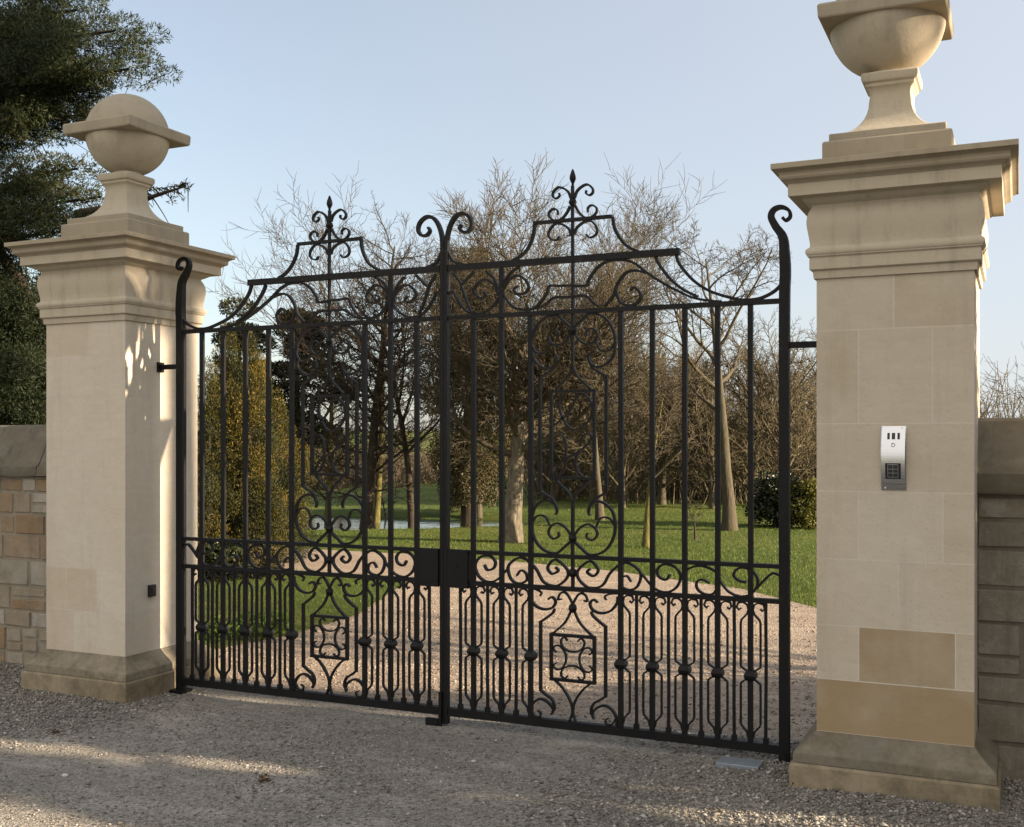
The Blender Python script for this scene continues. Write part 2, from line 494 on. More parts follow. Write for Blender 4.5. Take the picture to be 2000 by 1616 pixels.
def scatter(n, x0, x1, y0, y1, dens):
    out = []
    while len(out) < n:
        x, y = random.uniform(x0, x1), random.uniform(y0, y1)
        if random.random() < dens(x, y): out.append((x, y))
    return np.array(out)
def blocked(x, y):
    if -3.0 < x < -2.08 and -.42 < y < .48: return True
    if 2.07 < x < 3.02 and -.44 < y < .46: return True
    return False
def d_front(x, y):
    if blocked(x, y) or (abs(x) > 2.85 and y > .10): return 0
    base = .30 + .25*math.sin(x*1.3+y*2.3+.6)*math.sin(y*1.7-x*.8)
    if x < -1.7: base += .7*min(1, (-1.7-x)/.6)*max(0, min(1, (y+1.6)/.8))
    if x > .9: base += .8*min(1, (x-.9)/.7)*max(0, min(1, (y+1.55)/.5))
    if y > -.1 and abs(x) < 1.9: base *= .4
    return base
P2 = scatter(56000, -4.6, 3.6, -2.7, .42, d_front)
Z = np.array([fz(x, y) for x, y in P2])
sz = rng.gamma(4, .0015, len(P2)) + .0020
near_p = np.array([1.0 if (x < -1.8 or x > 1.0) and y > -1.6 else .75 for x, y in P2])
sz *= near_p
stones('loose_gravel', np.column_stack([P2, Z+sz*.25]), sz, M['chip'], 'loose grey gravel chips lying over the forecourt', np.clip(rng.beta(2,2.4,len(P2)),0,1))
def d_in(x, y):
    if inside(VERGE, x, y) or y > far_y(x): return 0
    return .25+.75*max(0, 1-abs(y-1)/4)
P2 = scatter(9000, -4, 3.4, .35, 7, d_in)
sz = rng.gamma(5, .0013, len(P2))+.003
M['chipdrive'] = mat_chip('drive_chips', (.11,.09,.07), (.28,.23,.18), (.46,.40,.33))
stones('drive_gravel', np.column_stack([P2, sz*.2-.004]), sz, M['chipdrive'], 'loose pale chips scattered over the drive', rng.beta(2,2,len(P2)))

# ------------------------------------------------------------------ grass blades (stuff)
def grass(name, pts, h0, h1, w, label):
    n = len(pts)
    P = np.column_stack([pts, [gz(x, y)-.012 for x, y in pts]])
    a = rng.uniform(0, 2*np.pi, n); h = rng.uniform(h0, h1, n)
    d = np.column_stack([np.cos(a), np.sin(a), np.zeros(n)])
    ln = np.column_stack([np.cos(a+1.3), np.sin(a+1.3), np.zeros(n)])*(h*rng.uniform(.1,.9,n))[:,None]
    ww = (w*rng.uniform(.6,1.4,n))[:,None]
    V = np.stack([P-d*ww, P+d*ww, P+ln+np.column_stack([np.zeros(n),np.zeros(n),h])], 1)
    Fa = np.arange(3*n).reshape(-1,3)
    tone = np.clip(rng.normal(.5,.22,n),0,1)
    o = np_mesh(name, V.reshape(-1,3), Fa, M['grass'], tone)
    return tag(o, label, kind='stuff')
gp = []
while len(gp) < 42000:            # verge
    x, y = random.uniform(-7,-2.6), random.uniform(.62,6.4)
    if inside(VERGE, x+.09*random.uniform(-1,1)*random.random(), y+.06*random.uniform(-1,1)): gp.append((x, y))
while len(gp) < 150000:            # lawn beyond the drive
    D = 10+32*random.random()**1.7
    x, y = at(random.uniform(480,1700), D)
    if y > far_y(x)-.02+.13*random.uniform(-1,1)*random.random() and lake_d(x, y) > 1.0: gp.append((x, y))
grass('grass', np.array(gp), .018, .046, .0045, 'short green grass over the lawn and verge')

# ------------------------------------------------------------------ stone pillars
def ashlar_face(mb, o, ux, w, courses, tones):
    """one face of the shaft: o origin (x,y), ux unit vector along it; flush joints 4 mm"""
    j = .0028
    nxv = (ux[1], -ux[0])
    def P(s, z): return (o[0]+ux[0]*s, o[1]+ux[1]*s, z)
    for ci in range(len(courses)-1):
        z0, z1 = courses[ci][0], courses[ci+1][0]
        cuts = courses[ci][1]
        edges = [0]+[c for c in cuts]+[w]
        for k in range(len(edges)-1):
            a = edges[k]+(j if k else 0); b = edges[k+1]-(j if k < len(edges)-2 else 0)
            mb.add([P(a,z0+j),P(b,z0+j),P(b,z1-j),P(a,z1-j)], [(0,1,2,3)], 0, tones(ci,k))
            if k: mb.add([P(edges[k]-j,z0+j),P(edges[k]+j,z0+j),P(edges[k]+j,z1-j),P(edges[k]-j,z1-j)], [(0,1,2,3)], 1, 0)
        mb.add([P(0,z0-(j if ci else 0)),P(w,z0-(j if ci else 0)),P(w,z0+j),P(0,z0+j)], [(0,1,2,3)], 1 if ci else 0, 0)
    zt = courses[-1][0]
    mb.add([P(0,zt-j),P(w,zt-j),P(w,zt),P(0,zt)], [(0,1,2,3)], 0, 0)

def arc(cx, cz, r, a0, a1, n=7):
    return [(cx+r*math.cos(R(a0+(a1-a0)*i/(n-1))), cz+r*math.sin(R(a0+(a1-a0)*i/(n-1)))) for i in range(n)]

def pillar(cx, cy, w, courses_by_face, toneset, label, sk, stone):
    t = empty('stone_pillar', (cx, cy, 0), label, 'pillar', 'stone gate pillars')
    h = w/2
    p = MB()
    p.square_lathe(cx, cy, [(h+.112,-.06),(h+.112,.135),(h+.106,.143),(h+.100,.146)], 0, .7)
    pt = -.85 if cx > 0 else -.35
    p.square_lathe(cx, cy, [(h+.098,.1462),(h+.096,.195),(h+.086,.205),(h+.05,.236),(h+.02,.262),(h+.004,.285)], 0, pt)
    p.build('plinth', M['plinth'], t, bevel=.005)
    s = MB()
    corners = [((cx-h,cy-h),(1,0)),((cx+h,cy-h),(0,1)),((cx+h,cy+h),(-1,0)),((cx-h,cy+h),(0,-1))]
    for fi, (o, ux) in enumerate(corners):
        ashlar_face(s, o, ux, w, courses_by_face[fi % 2], lambda ci, k, fi=fi: toneset.get((fi % 2, ci, k), random.uniform(-.5,.0)))
    s.add([(cx-h,cy-h,2.488),(cx+h,cy-h,2.488),(cx+h,cy+h,2.488),(cx-h,cy+h,2.488)], [(0,1,2,3)])
    s.build('shaft', [M[stone], M['mortar']], t)
    c = MB()
    prof = [(h+.012,2.468),(h+.016,2.505),(h+.030,2.512),(h+.030,2.568),(h+.040,2.575)]
    prof += [(h+.034+.013*math.sin(a), 2.596-.018*math.cos(a)) for a in [0.3+i*.42 for i in range(6)]]
    prof += [(h+.028,2.620),(h+.027,2.634)]
    prof += [(h+o_, z_) for o_, z_ in ((.031,2.660),(.036,2.690),(.041,2.720),(.042,2.745),(.039,2.768),(.032,2.790),(.024,2.806),(.018,2.815))]
    prof += [(h+.021,2.822),(h+.036,2.830),(h+.056,2.842),(h+.064,2.853),(h+.116,2.856),(h+.116,2.914)]
    prof += [(h+.126,2.919)] + [(h+.128+.046*(i/5)+.010*math.sin(2*math.pi*i/5), 2.922+.052*i/5) for i in range(6)]
    prof += [(h+.185,2.978),(h+.185,3.004),(h+.10,3.022),(h-.03,3.030)]
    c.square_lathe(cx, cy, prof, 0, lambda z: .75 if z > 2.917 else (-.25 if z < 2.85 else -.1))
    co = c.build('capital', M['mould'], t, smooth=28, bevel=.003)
    f = MB()
    fx = cx+sk[0]; q = .296
    prof = [(q,3.02),(q,3.140),(q-.006,3.146),(q-.028,3.148),(q-.028,3.186)]
    prof += [(.100+(.245-.100)*(1-math.sin(math.pi/2*i/9)), 3.190+.175*(1-math.cos(math.pi/2*i/9))**.9) for i in range(10)]
    prof += [(.096,3.395),(.099,3.420),(.110,3.436),(.116,3.440),(.116,3.456),(.128,3.462),(.134,3.474),(.134,3.500),(.126,3.508)]
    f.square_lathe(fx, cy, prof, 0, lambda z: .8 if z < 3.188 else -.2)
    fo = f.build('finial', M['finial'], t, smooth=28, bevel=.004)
    b = MB()
    bx = cx+sk[1]
    r = .278; zc = 3.785
    b.lathe(bx, cy, [(.095,3.505)] + [(r*math.cos(R(a)), zc+r*math.sin(R(a))) for a in range(-70, 90, 5)] + [(.012, zc+r)], 56)
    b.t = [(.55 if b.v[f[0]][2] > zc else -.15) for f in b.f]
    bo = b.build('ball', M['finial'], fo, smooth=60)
    k = MB(); k.square_lathe(bx, cy, [(.287,3.752),(.293,3.756),(.297,3.818),(.291,3.824),(.24,3.832)], 0, .75)
    k.build('square_collar', M['finial'], fo, bevel=.006)
    return t

PLX, PRX, PY = -2.54, 2.54, .03
cR = [(.285,[]),(.54,[.196,.625]),(.80,[.375]),(1.12,[.195,.57]),(1.445,[]),(1.769,[.195,.525]),(2.217,[.355]),(2.488,[])]
cRs = [(.285,[.35]),(.54,[]),(.80,[.30]),(1.12,[]),(1.445,[.4]),(1.769,[]),(2.217,[.35]),(2.488,[])]
pillar(PRX, PY, .705, [cR, cRs], {(0,0,0):1.0,(0,1,1):.82,(0,1,0):-.2,(0,1,2):.2,(0,2,0):-.5,(0,2,1):-.35,(0,3,1):-.8,(0,6,1):.16,(0,4,0):.0,(0,5,0):.06,(0,5,1):-.25},
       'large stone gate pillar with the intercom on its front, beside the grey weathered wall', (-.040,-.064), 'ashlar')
cL = [(.285,[.25]),(.56,[.18,.45]),(.84,[]),(1.07,[.36]),(1.33,[]),(1.62,[.33]),(1.98,[.20,.42]),(2.25,[.38]),(2.488,[])]
cLs = [(.285,[]),(.56,[.3]),(.84,[]),(1.07,[.4]),(1.33,[]),(1.62,[]),(1.98,[.34]),(2.25,[]),(2.488,[])]
pillar(PLX, PY, .695, [cL, cLs], {(0,1,1):.5,(0,1,0):.35,(0,0,0):.45,(0,7,0):.35},
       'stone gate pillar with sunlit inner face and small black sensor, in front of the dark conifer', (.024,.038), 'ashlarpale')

# ------------------------------------------------------------------ gates
XC = -.018
HW = 1.995
TR = {
'F1':[(0.828,3.050),(0.843,3.087),(0.873,3.111),(0.906,3.119),(0.935,3.095),(0.937,3.071),(0.917,3.058),(0.897,3.071),(0.900,3.087)],
'F2':[(0.832,3.008),(0.854,2.969),(0.887,2.938),(0.924,2.932),(0.957,2.956),(0.959,2.984),(0.931,3.001),(0.909,2.988),(0.908,2.964)],
'F3':[(0.828,2.846),(0.839,2.877),(0.873,2.905),(0.920,2.915),(0.953,2.888),(0.964,2.856),(0.949,2.830),(0.917,2.822),(0.897,2.841)],
'G1':[(0.817,2.559),(0.737,2.562),(0.671,2.564),(0.655,2.523),(0.614,2.473),(0.564,2.439),(0.468,2.446),(0.409,2.495),(0.382,2.542)],
'G2':[(0.377,2.539),(0.388,2.577),(0.422,2.617),(0.477,2.635),(0.527,2.603),(0.543,2.564),(0.518,2.533),(0.468,2.532),(0.451,2.561),(0.481,2.575)],
'G3':[(0.377,2.569),(0.401,2.622),(0.439,2.662),(0.485,2.684)],
'G4':[(0.817,2.496),(0.757,2.497),(0.696,2.495),(0.651,2.463),(0.593,2.438)],
'G5':[(0.350,2.525),(0.333,2.580),(0.285,2.621),(0.238,2.618),(0.194,2.576),(0.203,2.544),(0.238,2.519),(0.272,2.533),(0.255,2.557)],
'G6':[(0.352,2.517),(0.337,2.487),(0.303,2.458),(0.251,2.429)],
'G7':[(0.350,2.567),(0.320,2.631),(0.272,2.674)],
'G8':[(0.251,2.429),(0.181,2.432),(0.129,2.462),(0.076,2.532),(0.054,2.568),(0.018,2.554)],
'G9':[(0.058,2.678),(0.103,2.616),(0.124,2.560),(0.146,2.504),(0.177,2.440)],
'G10':[(0.194,2.677),(0.146,2.633),(0.111,2.600)],
'H1':[(0.825,2.557),(0.894,2.554),(0.908,2.584),(0.931,2.617),(0.967,2.655),(1.021,2.682),(1.075,2.685),(1.133,2.679),(1.191,2.651),(1.252,2.601),(1.339,2.542),(1.437,2.486),(1.509,2.453),(1.593,2.434),(1.660,2.426)],
'H2':[(0.825,2.496),(0.894,2.495),(0.940,2.454),(0.967,2.435)],
'H3':[(1.003,2.434),(1.053,2.486),(1.080,2.557),(1.129,2.611),(1.186,2.620),(1.252,2.599)],
'H4':[(1.071,2.511),(1.093,2.454),(1.138,2.431),(1.191,2.441),(1.213,2.486),(1.177,2.528),(1.151,2.511)],
'H5':[(1.298,2.686),(1.321,2.639),(1.382,2.560),(1.450,2.502),(1.530,2.458)],
'H6':[(1.412,2.691),(1.433,2.636),(1.501,2.553),(1.572,2.499),(1.635,2.468),(1.740,2.434),(1.800,2.425)],
'H7':[(1.800,2.426),(1.866,2.432),(1.935,2.462),(1.985,2.508)],
'C1':[(1.051,2.925),(1.061,2.866),(1.094,2.802),(1.143,2.751),(1.200,2.724)],
'C2':[(0.582,2.922),(0.570,2.852),(0.523,2.769),(0.427,2.716)],
'C3':[(0.020,2.804),(0.058,2.746),(0.121,2.722)],
}
UA = .813     # axis of the ornamental panel
# half of the heart at the foot of the panel, relative to the axis (mirrored left-right and about mid height)
HEART_BIG = [(.006,1.125),(.055,1.082),(.100,1.050),(.165,1.060),(.215,1.100),(.248,1.170),(.250,1.250),(.225,1.312),(.165,1.348),(.118,1.335),(.094,1.300),(.102,1.268)]
HEART_SMALL = [(.006,1.150),(.045,1.198),(.092,1.220),(.135,1.198),(.146,1.160),(.118,1.132),(.085,1.146),(.088,1.172)]
HEART_TWIG = [(.249,1.215),(.225,1.252),(.190,1.262),(.160,1.248),(.140,1.205)]
OGEE = [(.105,1.468),(.062,1.428),(.025,1.392),(.004,1.345)]
SIDE = [(.200,1.722),(.200,1.400)]
KINK = [(.200,1.400),(.165,1.380),(.120,1.352),(.100,1.310),(.097,1.285)]
FIG = [  # the looping figure inside the upright frame (same way round in both leaves)
 [(-.112,1.490),(-.085,1.545),(-.035,1.585),(.035,1.622),(.090,1.668),(.112,1.708),(.092,1.726),(.060,1.706),(.040,1.655)],
 [(-.112,1.485),(-.070,1.500),(-.045,1.545),(-.042,1.610),(-.045,1.690),(-.075,1.725)],
 [(.028,1.620),(.018,1.570),(.030,1.515),(.068,1.482)],
 [(-.060,1.950),(-.082,1.895),(-.062,1.820),(-.010,1.752),(.055,1.762),(.105,1.815),(.118,1.875),(.090,1.930),(.050,1.948),(.015,1.915),(-.030,1.840),(-.110,1.775)],
]
LOW_TOP = [(.268,.826),(.262,.788),(.225,.744),(.170,.728),(.122,.742),(.104,.776),(.124,.800),(.150,.786)]
LOW_KINK = [(.196,.655),(.160,.680),(.122,.710),(.110,.735)]
LOW_CURL = [(.262,.842),(.225,.838),(.192,.822),(.200,.802)]
LOW_BOT = [(.262,.110),(.258,.160),(.230,.200),(.190,.216),(.148,.200),(.118,.165),(.128,.135)]
LOW_KINK2 = [(.196,.268),(.165,.245),(.128,.222),(.112,.190),(.112,.158)]
LOW_CURL2 = [(.255,.150),(.235,.118),(.205,.112),(.195,.135),(.215,.148)]
OGEE_T = [(.122,.594),(.085,.624),(.045,.664),(.018,.712),(.004,.755),(-.004,.775),(-.030,.818),(-.052,.832),(-.078,.820),(-.088,.790),(-.066,.792)]
OGEE_B = [(.108,.330),(.070,.300),(.030,.250),(.006,.200),(.000,.165),(-.014,.120),(-.030,.098)]
INNER = [  # four C-scrolls inside the little square frame
 [(-.030,.560),(-.050,.577),(-.070,.560),(-.064,.530),(-.035,.506),(0,.500),(.035,.506),(.064,.530),(.070,.560),(.050,.577),(.030,.560)],
 [(-.030,.362),(-.050,.345),(-.070,.362),(-.064,.392),(-.035,.414),(0,.420),(.035,.414),(.064,.392),(.070,.362),(.050,.345),(.030,.362)],
 [(-.098,.490),(-.118,.508),(-.100,.528),(-.070,.522),(-.046,.490),(-.040,.460),(-.046,.430),(-.070,.398),(-.100,.394),(-.118,.412),(-.098,.430)],
 [(.098,.490),(.118,.508),(.100,.528),(.070,.522),(.046,.490),(.040,.460),(.046,.430),(.070,.398),(.100,.394),(.118,.412),(.098,.430)],
]
Z0, ZL, ZM, ZS, ZT, ZX = .085, .852, 1.034, 2.412, 2.707, 2.929

BAND = [
[(0.104,0.971),(0.088,0.951),(0.126,0.932),(0.152,0.969),(0.104,1.014),(0.035,0.963),(0.032,0.918),(0.074,0.876),(0.117,0.864),(0.179,0.885),(0.231,0.963),(0.315,1.016),(0.397,0.966),(0.382,0.891),(0.335,0.866),(0.284,0.886),(0.287,0.926),(0.320,0.942),(0.344,0.911)],
[(0.564,0.964),(0.544,0.934),(0.504,0.947),(0.494,0.985),(0.529,1.016),(0.589,1.007),(0.624,0.961),(0.604,0.899),(0.549,0.866),(0.479,0.882),(0.407,0.957)],
[(0.621,0.948),(0.669,0.999),(0.738,1.018),(0.815,0.991),(0.837,0.940),(0.806,0.876),(0.762,0.866),(0.718,0.891),(0.713,0.929),(0.743,0.945),(0.782,0.928)],
[(0.978,0.943),(0.940,0.950),(0.913,0.975),(0.926,1.006),(0.969,1.020),(1.025,0.989),(1.039,0.937),(1.006,0.885),(0.950,0.866),(0.883,0.890),(0.835,0.949)],
[(1.034,0.913),(1.072,0.957),(1.118,0.997),(1.160,0.982)]]

def gate(s, label):
    hx = XC+s*HW
    root = empty('wrought_iron_gate', (hx, 0, 0), label, 'gate', 'pair of entrance gates')
    X = lambda u: XC+s*u
    jit = lambda d: d*random.uniform(.95,1.05)
    def part(name, mb, parent=root, smooth=None): return mb.build(name, M['iron'], parent, fix=True, smooth=smooth)
    def bars(name, u, z0, z1, w, d):
        m = MB(); k = 7; ph = random.uniform(0, 6.28)
        m.strip([(X(u)+.0011*math.sin(ph+i*1.1), z0+(z1-z0)*i/k) for i in range(k+1)], [w*random.uniform(.975,1.025) for i in range(k+1)], d); return part(name, m)
    def scroll(name, pts, w=.012, d=.021, du=0, flip=1, direct=False, n=6, taper=True):
        P = catmull(pts, n)
        if direct: Q = [(X(UA)+a, b) for a, b in P]
        else: Q = [(X(du+flip*a), b) for a, b in P]
        k = len(Q)
        ww = [w*(1-.25*max(0, (i/(k-1)-.75)*4)) for i in range(k)] if taper else w
        m = MB(); m.strip(Q, ww, jit(d)); return part(name, m)
    # frame: back stile with its scrolled head, meeting stile with its crook
    m = MB()
    P = catmull([(HW-.004,.02),(HW-.004,1.2),(HW-.004,2.35),(HW,2.55),(HW-.004,2.664),(1.982,2.744),(1.945,2.802),(1.922,2.853),(1.936,2.888),(1.974,2.899),(2.012,2.880),(2.020,2.846),(1.998,2.828),(1.980,2.845)], 7)
    wid = []
    for a, b in P: wid.append(.052)
    kk = [i for i, (a, b) in enumerate(P) if b > 2.60][0]
    for i in range(kk, len(P)): wid[i] = .052-(.052-.016)*min(1, (i-kk)/(len(P)-kk)*1.45)
    m.strip([(X(a), b) for a, b in P], wid, [max(.026, w*.85) for w in wid])
    part('hinge_post', m)
    m = MB()
    P = catmull([(.0125,.012),(.0125,1.5),(.0125,2.6),(.0125,2.80),(.019,2.90),(.044,2.972),(.080,3.014),(.125,3.022),(.168,2.992),(.180,2.948),(.158,2.916),(.122,2.914),(.100,2.938),(.112,2.960)], 7)
    wid = [.023]*len(P)
    kk = [i for i, (a, b) in enumerate(P) if b > 2.85][0]
    for i in range(kk, len(P)): wid[i] = .023-.010*((i-kk)/(len(P)-kk))
    m.strip([(X(a), b) for a, b in P], wid, [.040-.010*((b > 2.8)) for a, b in P])
    part('meeting_stile', m)
    # rails
    for z, w, d, u0, u1 in ((Z0,.046,.040,.03,HW-.03),(ZL,.024,.034,.03,HW-.03),(ZM,.022,.034,.03,HW-.03),(ZS,.025,.036,.03,HW-.03),(ZT,.036,.036,.03,1.432)):
        m = MB(); m.box(min(X(u0),X(u1)), max(X(u0),X(u1)), -d/2, d/2, z-w/2, z+w/2); part('rail', m)
    m = MB(); m.box(min(X(UA-.236),X(UA+.236)), max(X(UA-.236),X(UA+.236)), -.014, .014, ZX-.009, ZX+.009); part('rail', m)
    # full height bars
    for u, top in ((.190,ZS),(.372,ZT-.015),(.556,ZS),(1.098,ZS),(1.279,ZS),(1.460,ZS),(1.640,ZS),(1.815,ZS)):
        bars('bar', u, Z0+.02, top-.008, .0265, .023)
    # short bars between, and the cranked straps either side of every bar below the lock band
    main = [(.190,0,1),(.372,1,1),(.556,1,0),(1.098,0,1),(1.279,1,1),(1.460,1,1),(1.640,1,1),(1.815,1,1)]
    for u in (.104,.281,.464,1.188,1.370,1.550,1.728,1.895):
        bars('dog_bar', u, Z0+.02, ZL-.008, .0150, .016)
        m = MB(); m.box(min(X(u-.013),X(u+.013)), max(X(u-.013),X(u+.013)), -.014, .014, Z0+.02, Z0+.05); part('foot_block', m)
    for u, cl, cr in main:
        for sd, on in ((-1,cl or u < .2),(1,cr)):
            if not on: continue
            g = lambda a, b: (u+sd*a, b)
            up = catmull([g(.048,.812),g(.030,.802),g(.040,.828),g(.066,.826),g(.074,.800),g(.056,.786),g(.048,.796)][::-1], 3)
            m = MB()
            line = [g(.012,.462),g(.020,.478),g(.050,.498),g(.052,.510),g(.052,.728),g(.048,.745),g(.018,.778),g(.012,.800),g(.018,.824),g(.040,.838),g(.066,.832),g(.074,.810),g(.062,.796),g(.050,.806)]
            m.strip([(X(a), b) for a, b in line], .0095, jit(.017)); part('cranked_strap', m)
            m = MB()
            line = [g(.012,.448),g(.020,.436),g(.050,.414),g(.052,.404),g(.052,.205),g(.048,.190),g(.020,.160),g(.014,.130)]
            m.strip([(X(a), b) for a, b in line], .0095, jit(.017)); part('cranked_strap', m)
        m = MB(); m.square_lathe(X(u), 0, [(.018,.428),(.027,.440),(.031,.455),(.027,.470),(.018,.482)]); part('collar', m)
    # lock band scrolls
    for P in BAND: scroll('band_scroll', P, .0125, .022, UA, 1)
    scroll('band_scroll', BAND[0], .0125, .022, UA, -1)
    scroll('band_scroll', [(a-.012, b) for a, b in BAND[1]], .0125, .022, UA, -1)
    # lock plate
    m = MB(); m.box(min(X(.001+.03),X(.165)), max(X(.001+.03),X(.165)), -.031, .031, ZL-.03, ZM+.004)
    o = part('lock_plate', m)
    if s > 0:
        m = MB(); m.lathe(0,0,[(.010,0),(.010,.004)],16)
        m.v = [(X(.09)+x, -.031-z, .95+y) for x, y, z in m.v]; part('keyhole_cover', m, o)
    # ornamental panel
    bars('panel_bar', UA, ZL, 1.352, .017, .020)
    bars('panel_bar', UA, 2.094, 3.12, .015, .019)
    for flip in (-1, 1):
        for mir in (0, 1):
            fz_ = (lambda P: [(a, 2*1.7225-b) for a, b in P]) if mir else (lambda P: P)
            scroll('heart_scroll', fz_(HEART_BIG), .013, .022, UA, flip)
            scroll('heart_scroll', fz_(HEART_SMALL), .011, .020, UA, flip)
            scroll('heart_scroll', fz_(HEART_TWIG), .010, .019, UA, flip)
            scroll('panel_strap', fz_(OGEE), .011, .019, UA, flip)
            scroll('panel_strap', fz_(KINK), .012, .020, UA, flip)
        m = MB(); m.strip([(X(UA+flip*.2), 1.396),(X(UA+flip*.2), 2.048)], .017, .020); part('panel_bar', m)
        scroll('panel_scroll', LOW_TOP, .013, .022, UA, flip)
        scroll('panel_scroll', LOW_CURL, .010, .018, UA, flip)
        scroll('panel_strap', LOW_KINK, .013, .021, UA, flip)
        m = MB(); m.strip([(X(UA+flip*.196), .262),(X(UA+flip*.196), .660)], .016, .020); part('panel_bar', m)
        scroll('panel_strap', LOW_KINK2, .013, .021, UA, flip)
        scroll('panel_scroll', LOW_BOT, .013, .022, UA, flip)
        scroll('panel_scroll', LOW_CURL2, .009, .018, UA, flip)
        scroll('panel_strap', OGEE_T, .011, .019, UA, flip)
        scroll('panel_strap', OGEE_B, .011, .019, UA, flip)
    def frame(hw, z0, z1, w, d):
        m = MB()
        for (a0, b0, a1, b1) in ((-hw-w/2,z0-w/2,hw+w/2,z0+w/2),(-hw-w/2,z1-w/2,hw+w/2,z1+w/2),(-hw-w/2,z0+w/2,-hw+w/2,z1-w/2),(hw-w/2,z0+w/2,hw+w/2,z1-w/2)):
            m.box(min(X(UA+a0),X(UA+a1)), max(X(UA+a0),X(UA+a1)), -d/2, d/2, b0, b1)
        return part('panel_frame', m)
    frame(.130, 1.476, 1.966, .016, .024)
    frame(.130, .336, .589, .016, .024)
    for P in FIG: scroll('looped_scroll', P, .011, .018, direct=True)
    for P in INNER: scroll('quatrefoil_scroll', P, .0095, .017, UA, 1)
    for z in (1.138, 2*1.7225-1.138, .943, .745):
        m = MB(); m.lathe(X(UA), 0, [(.008,z-.026),(.020,z-.018),(.025,z),(.020,z+.018),(.008,z+.026)], 10); part('collar', m)
    # frieze between spring rail and top rail
    for k in ('G1','G2','G3','G4','G5','G6','G7','G8','G9','G10'):
        scroll('frieze_scroll', TR[k], .013, .021)
    for k in ('H1','H2','H3','H4'):
        scroll('frieze_scroll', TR[k], .014, .022)
    for k in ('H5','H6','H7','C1','C2','C3'):
        scroll('crest_sweep', TR[k], .015, .023, taper=False)
    # crowning finial
    m = MB(); m.lathe(X(UA), 0, [(.006,3.10),(.008,3.135),(.014,3.146),(.019,3.160),(.017,3.178),(.012,3.192),(.008,3.205),(.001,3.216)], 10)
    fin = part('finial', m, smooth=40)
    for k in ('F1','F2','F3'):
        P = TR[k]
        for flip in (1, -1):
            Q = catmull([(X(UA+flip*(a-UA-.004)), b) for a, b in P], 6)
            m = MB(); m.strip(Q, [.0125*(1-.35*i/len(Q)) for i in range(len(Q))], jit(.020)); part('scroll', m, fin)
    m = MB(); m.lathe(X(UA), 0, [(.008,3.005),(.018,3.012),(.024,3.028),(.018,3.044),(.008,3.052)], 10); part('collar', m, fin)
    # hinge arm to the pillar, foot pivot
    m = MB(); px = s*2.192
    m.box(min(X(HW-.02),px), max(X(HW-.02),px), -.013, .013, 2.165, 2.197)
    m.box(px-.012 if s > 0 else px, px if s > 0 else px+.012, -.03, .03, 2.148, 2.214)
    part('hinge_arm', m)
    m = MB(); m.box(hx-.05, hx+.05, -.055, .055, -.01, .028); m.lathe(hx, 0, [(.026,.027),(.026,.07)], 14); part('pivot_shoe', m)
    if s < 0:
        m = MB(); m.box(X(.016)-.009, X(.016)+.009, -.036, -.0205, -.01, .20)
        part('drop_bolt', m)
        m = MB(); m.box(X(.075)-.035, X(.075)+.046, -.040, -.012, .002, .040); part('bolt_foot', m)
    return root
gate(-1, 'black wrought iron gate leaf hung on the pillar with the sunlit face')
gate(1, 'black wrought iron gate leaf hung on the pillar with the intercom')

# ------------------------------------------------------------------ fittings on the pillars
ic = empty('intercom_panel', (2.543, PY-.3525, 1.606), 'curved stainless steel intercom panel with keypad on the pillar front', 'intercom')
def bulge(z): return .004+.030*math.sin(math.pi*min(1, max(0, (z+.15)/.30)))**.8*(1.0 if z > -.03 else .9)
def icy(z):
    t = (z+.15)/.30
    return .006+.030*math.sin(math.pi*t)**.9
mb = MB(); n = 28; hwid = .056
vs = []
for i in range(n+1):
    z = -.15+.30*i/n
    vs += [(-hwid,0,z),(-hwid,-icy(z)+.003,z),(-hwid+.004,-icy(z),z),(hwid-.004,-icy(z),z),(hwid,-icy(z)+.003,z),(hwid,0,z)]
fs = []
for i in range(n):
    for j in range(5):
        fs.append((i*6+j, i*6+j+1, (i+1)*6+j+1, (i+1)*6+j))
fs.append(tuple(range(6))); fs.append(tuple(n*6+j for j in range(6)))
mb.add(vs, fs)
mb.build('face_plate', M['steel'], ic, smooth=30, fix=True, local=True)
for x, w in ((-.022,.011),(0,.015),(.023,.011)):
    mb = MB(); z0, z1 = .088, .118
    mb.add([(x-w/2,-icy(z0)-.0012,z0),(x+w/2,-icy(z0)-.0012,z0),(x+w/2,-icy(z1)-.0012,z1),(x-w/2,-icy(z1)-.0012,z1),
            (x-w/2,-icy(z0)+.002,z0),(x+w/2,-icy(z0)+.002,z0),(x+w/2,-icy(z1)+.002,z1),(x-w/2,-icy(z1)+.002,z1)],
           [(0,1,2,3),(7,6,5,4),(0,4,5,1),(1,5,6,2),(2,6,7,3),(3,7,4,0)])
    mb.build('speaker_slot', M['blackplastic'], ic, local=True)
cu = bpy.data.curves.new('lettering', 'FONT'); cu.body = 'D'; cu.size = .026; cu.align_x = 'CENTER'; cu.extrude = .0006
tmp = bpy.data.objects.new('lettering', cu); col.objects.link(tmp)
dg = bpy.context.evaluated_depsgraph_get(); dg.update()
me = bpy.data.meshes.new_from_object(tmp.evaluated_get(dg))
bpy.data.objects.remove(tmp)
lo = bpy.data.objects.new('call_letter', me); col.objects.link(lo); me.materials.append(M['blackplastic'])
lo.parent = ic; lo.location = (0, -icy(.06)-.0008, .052); lo.rotation_euler = (R(90), 0, 0)
mb = MB(); kz0, kz1 = -.098, -.024
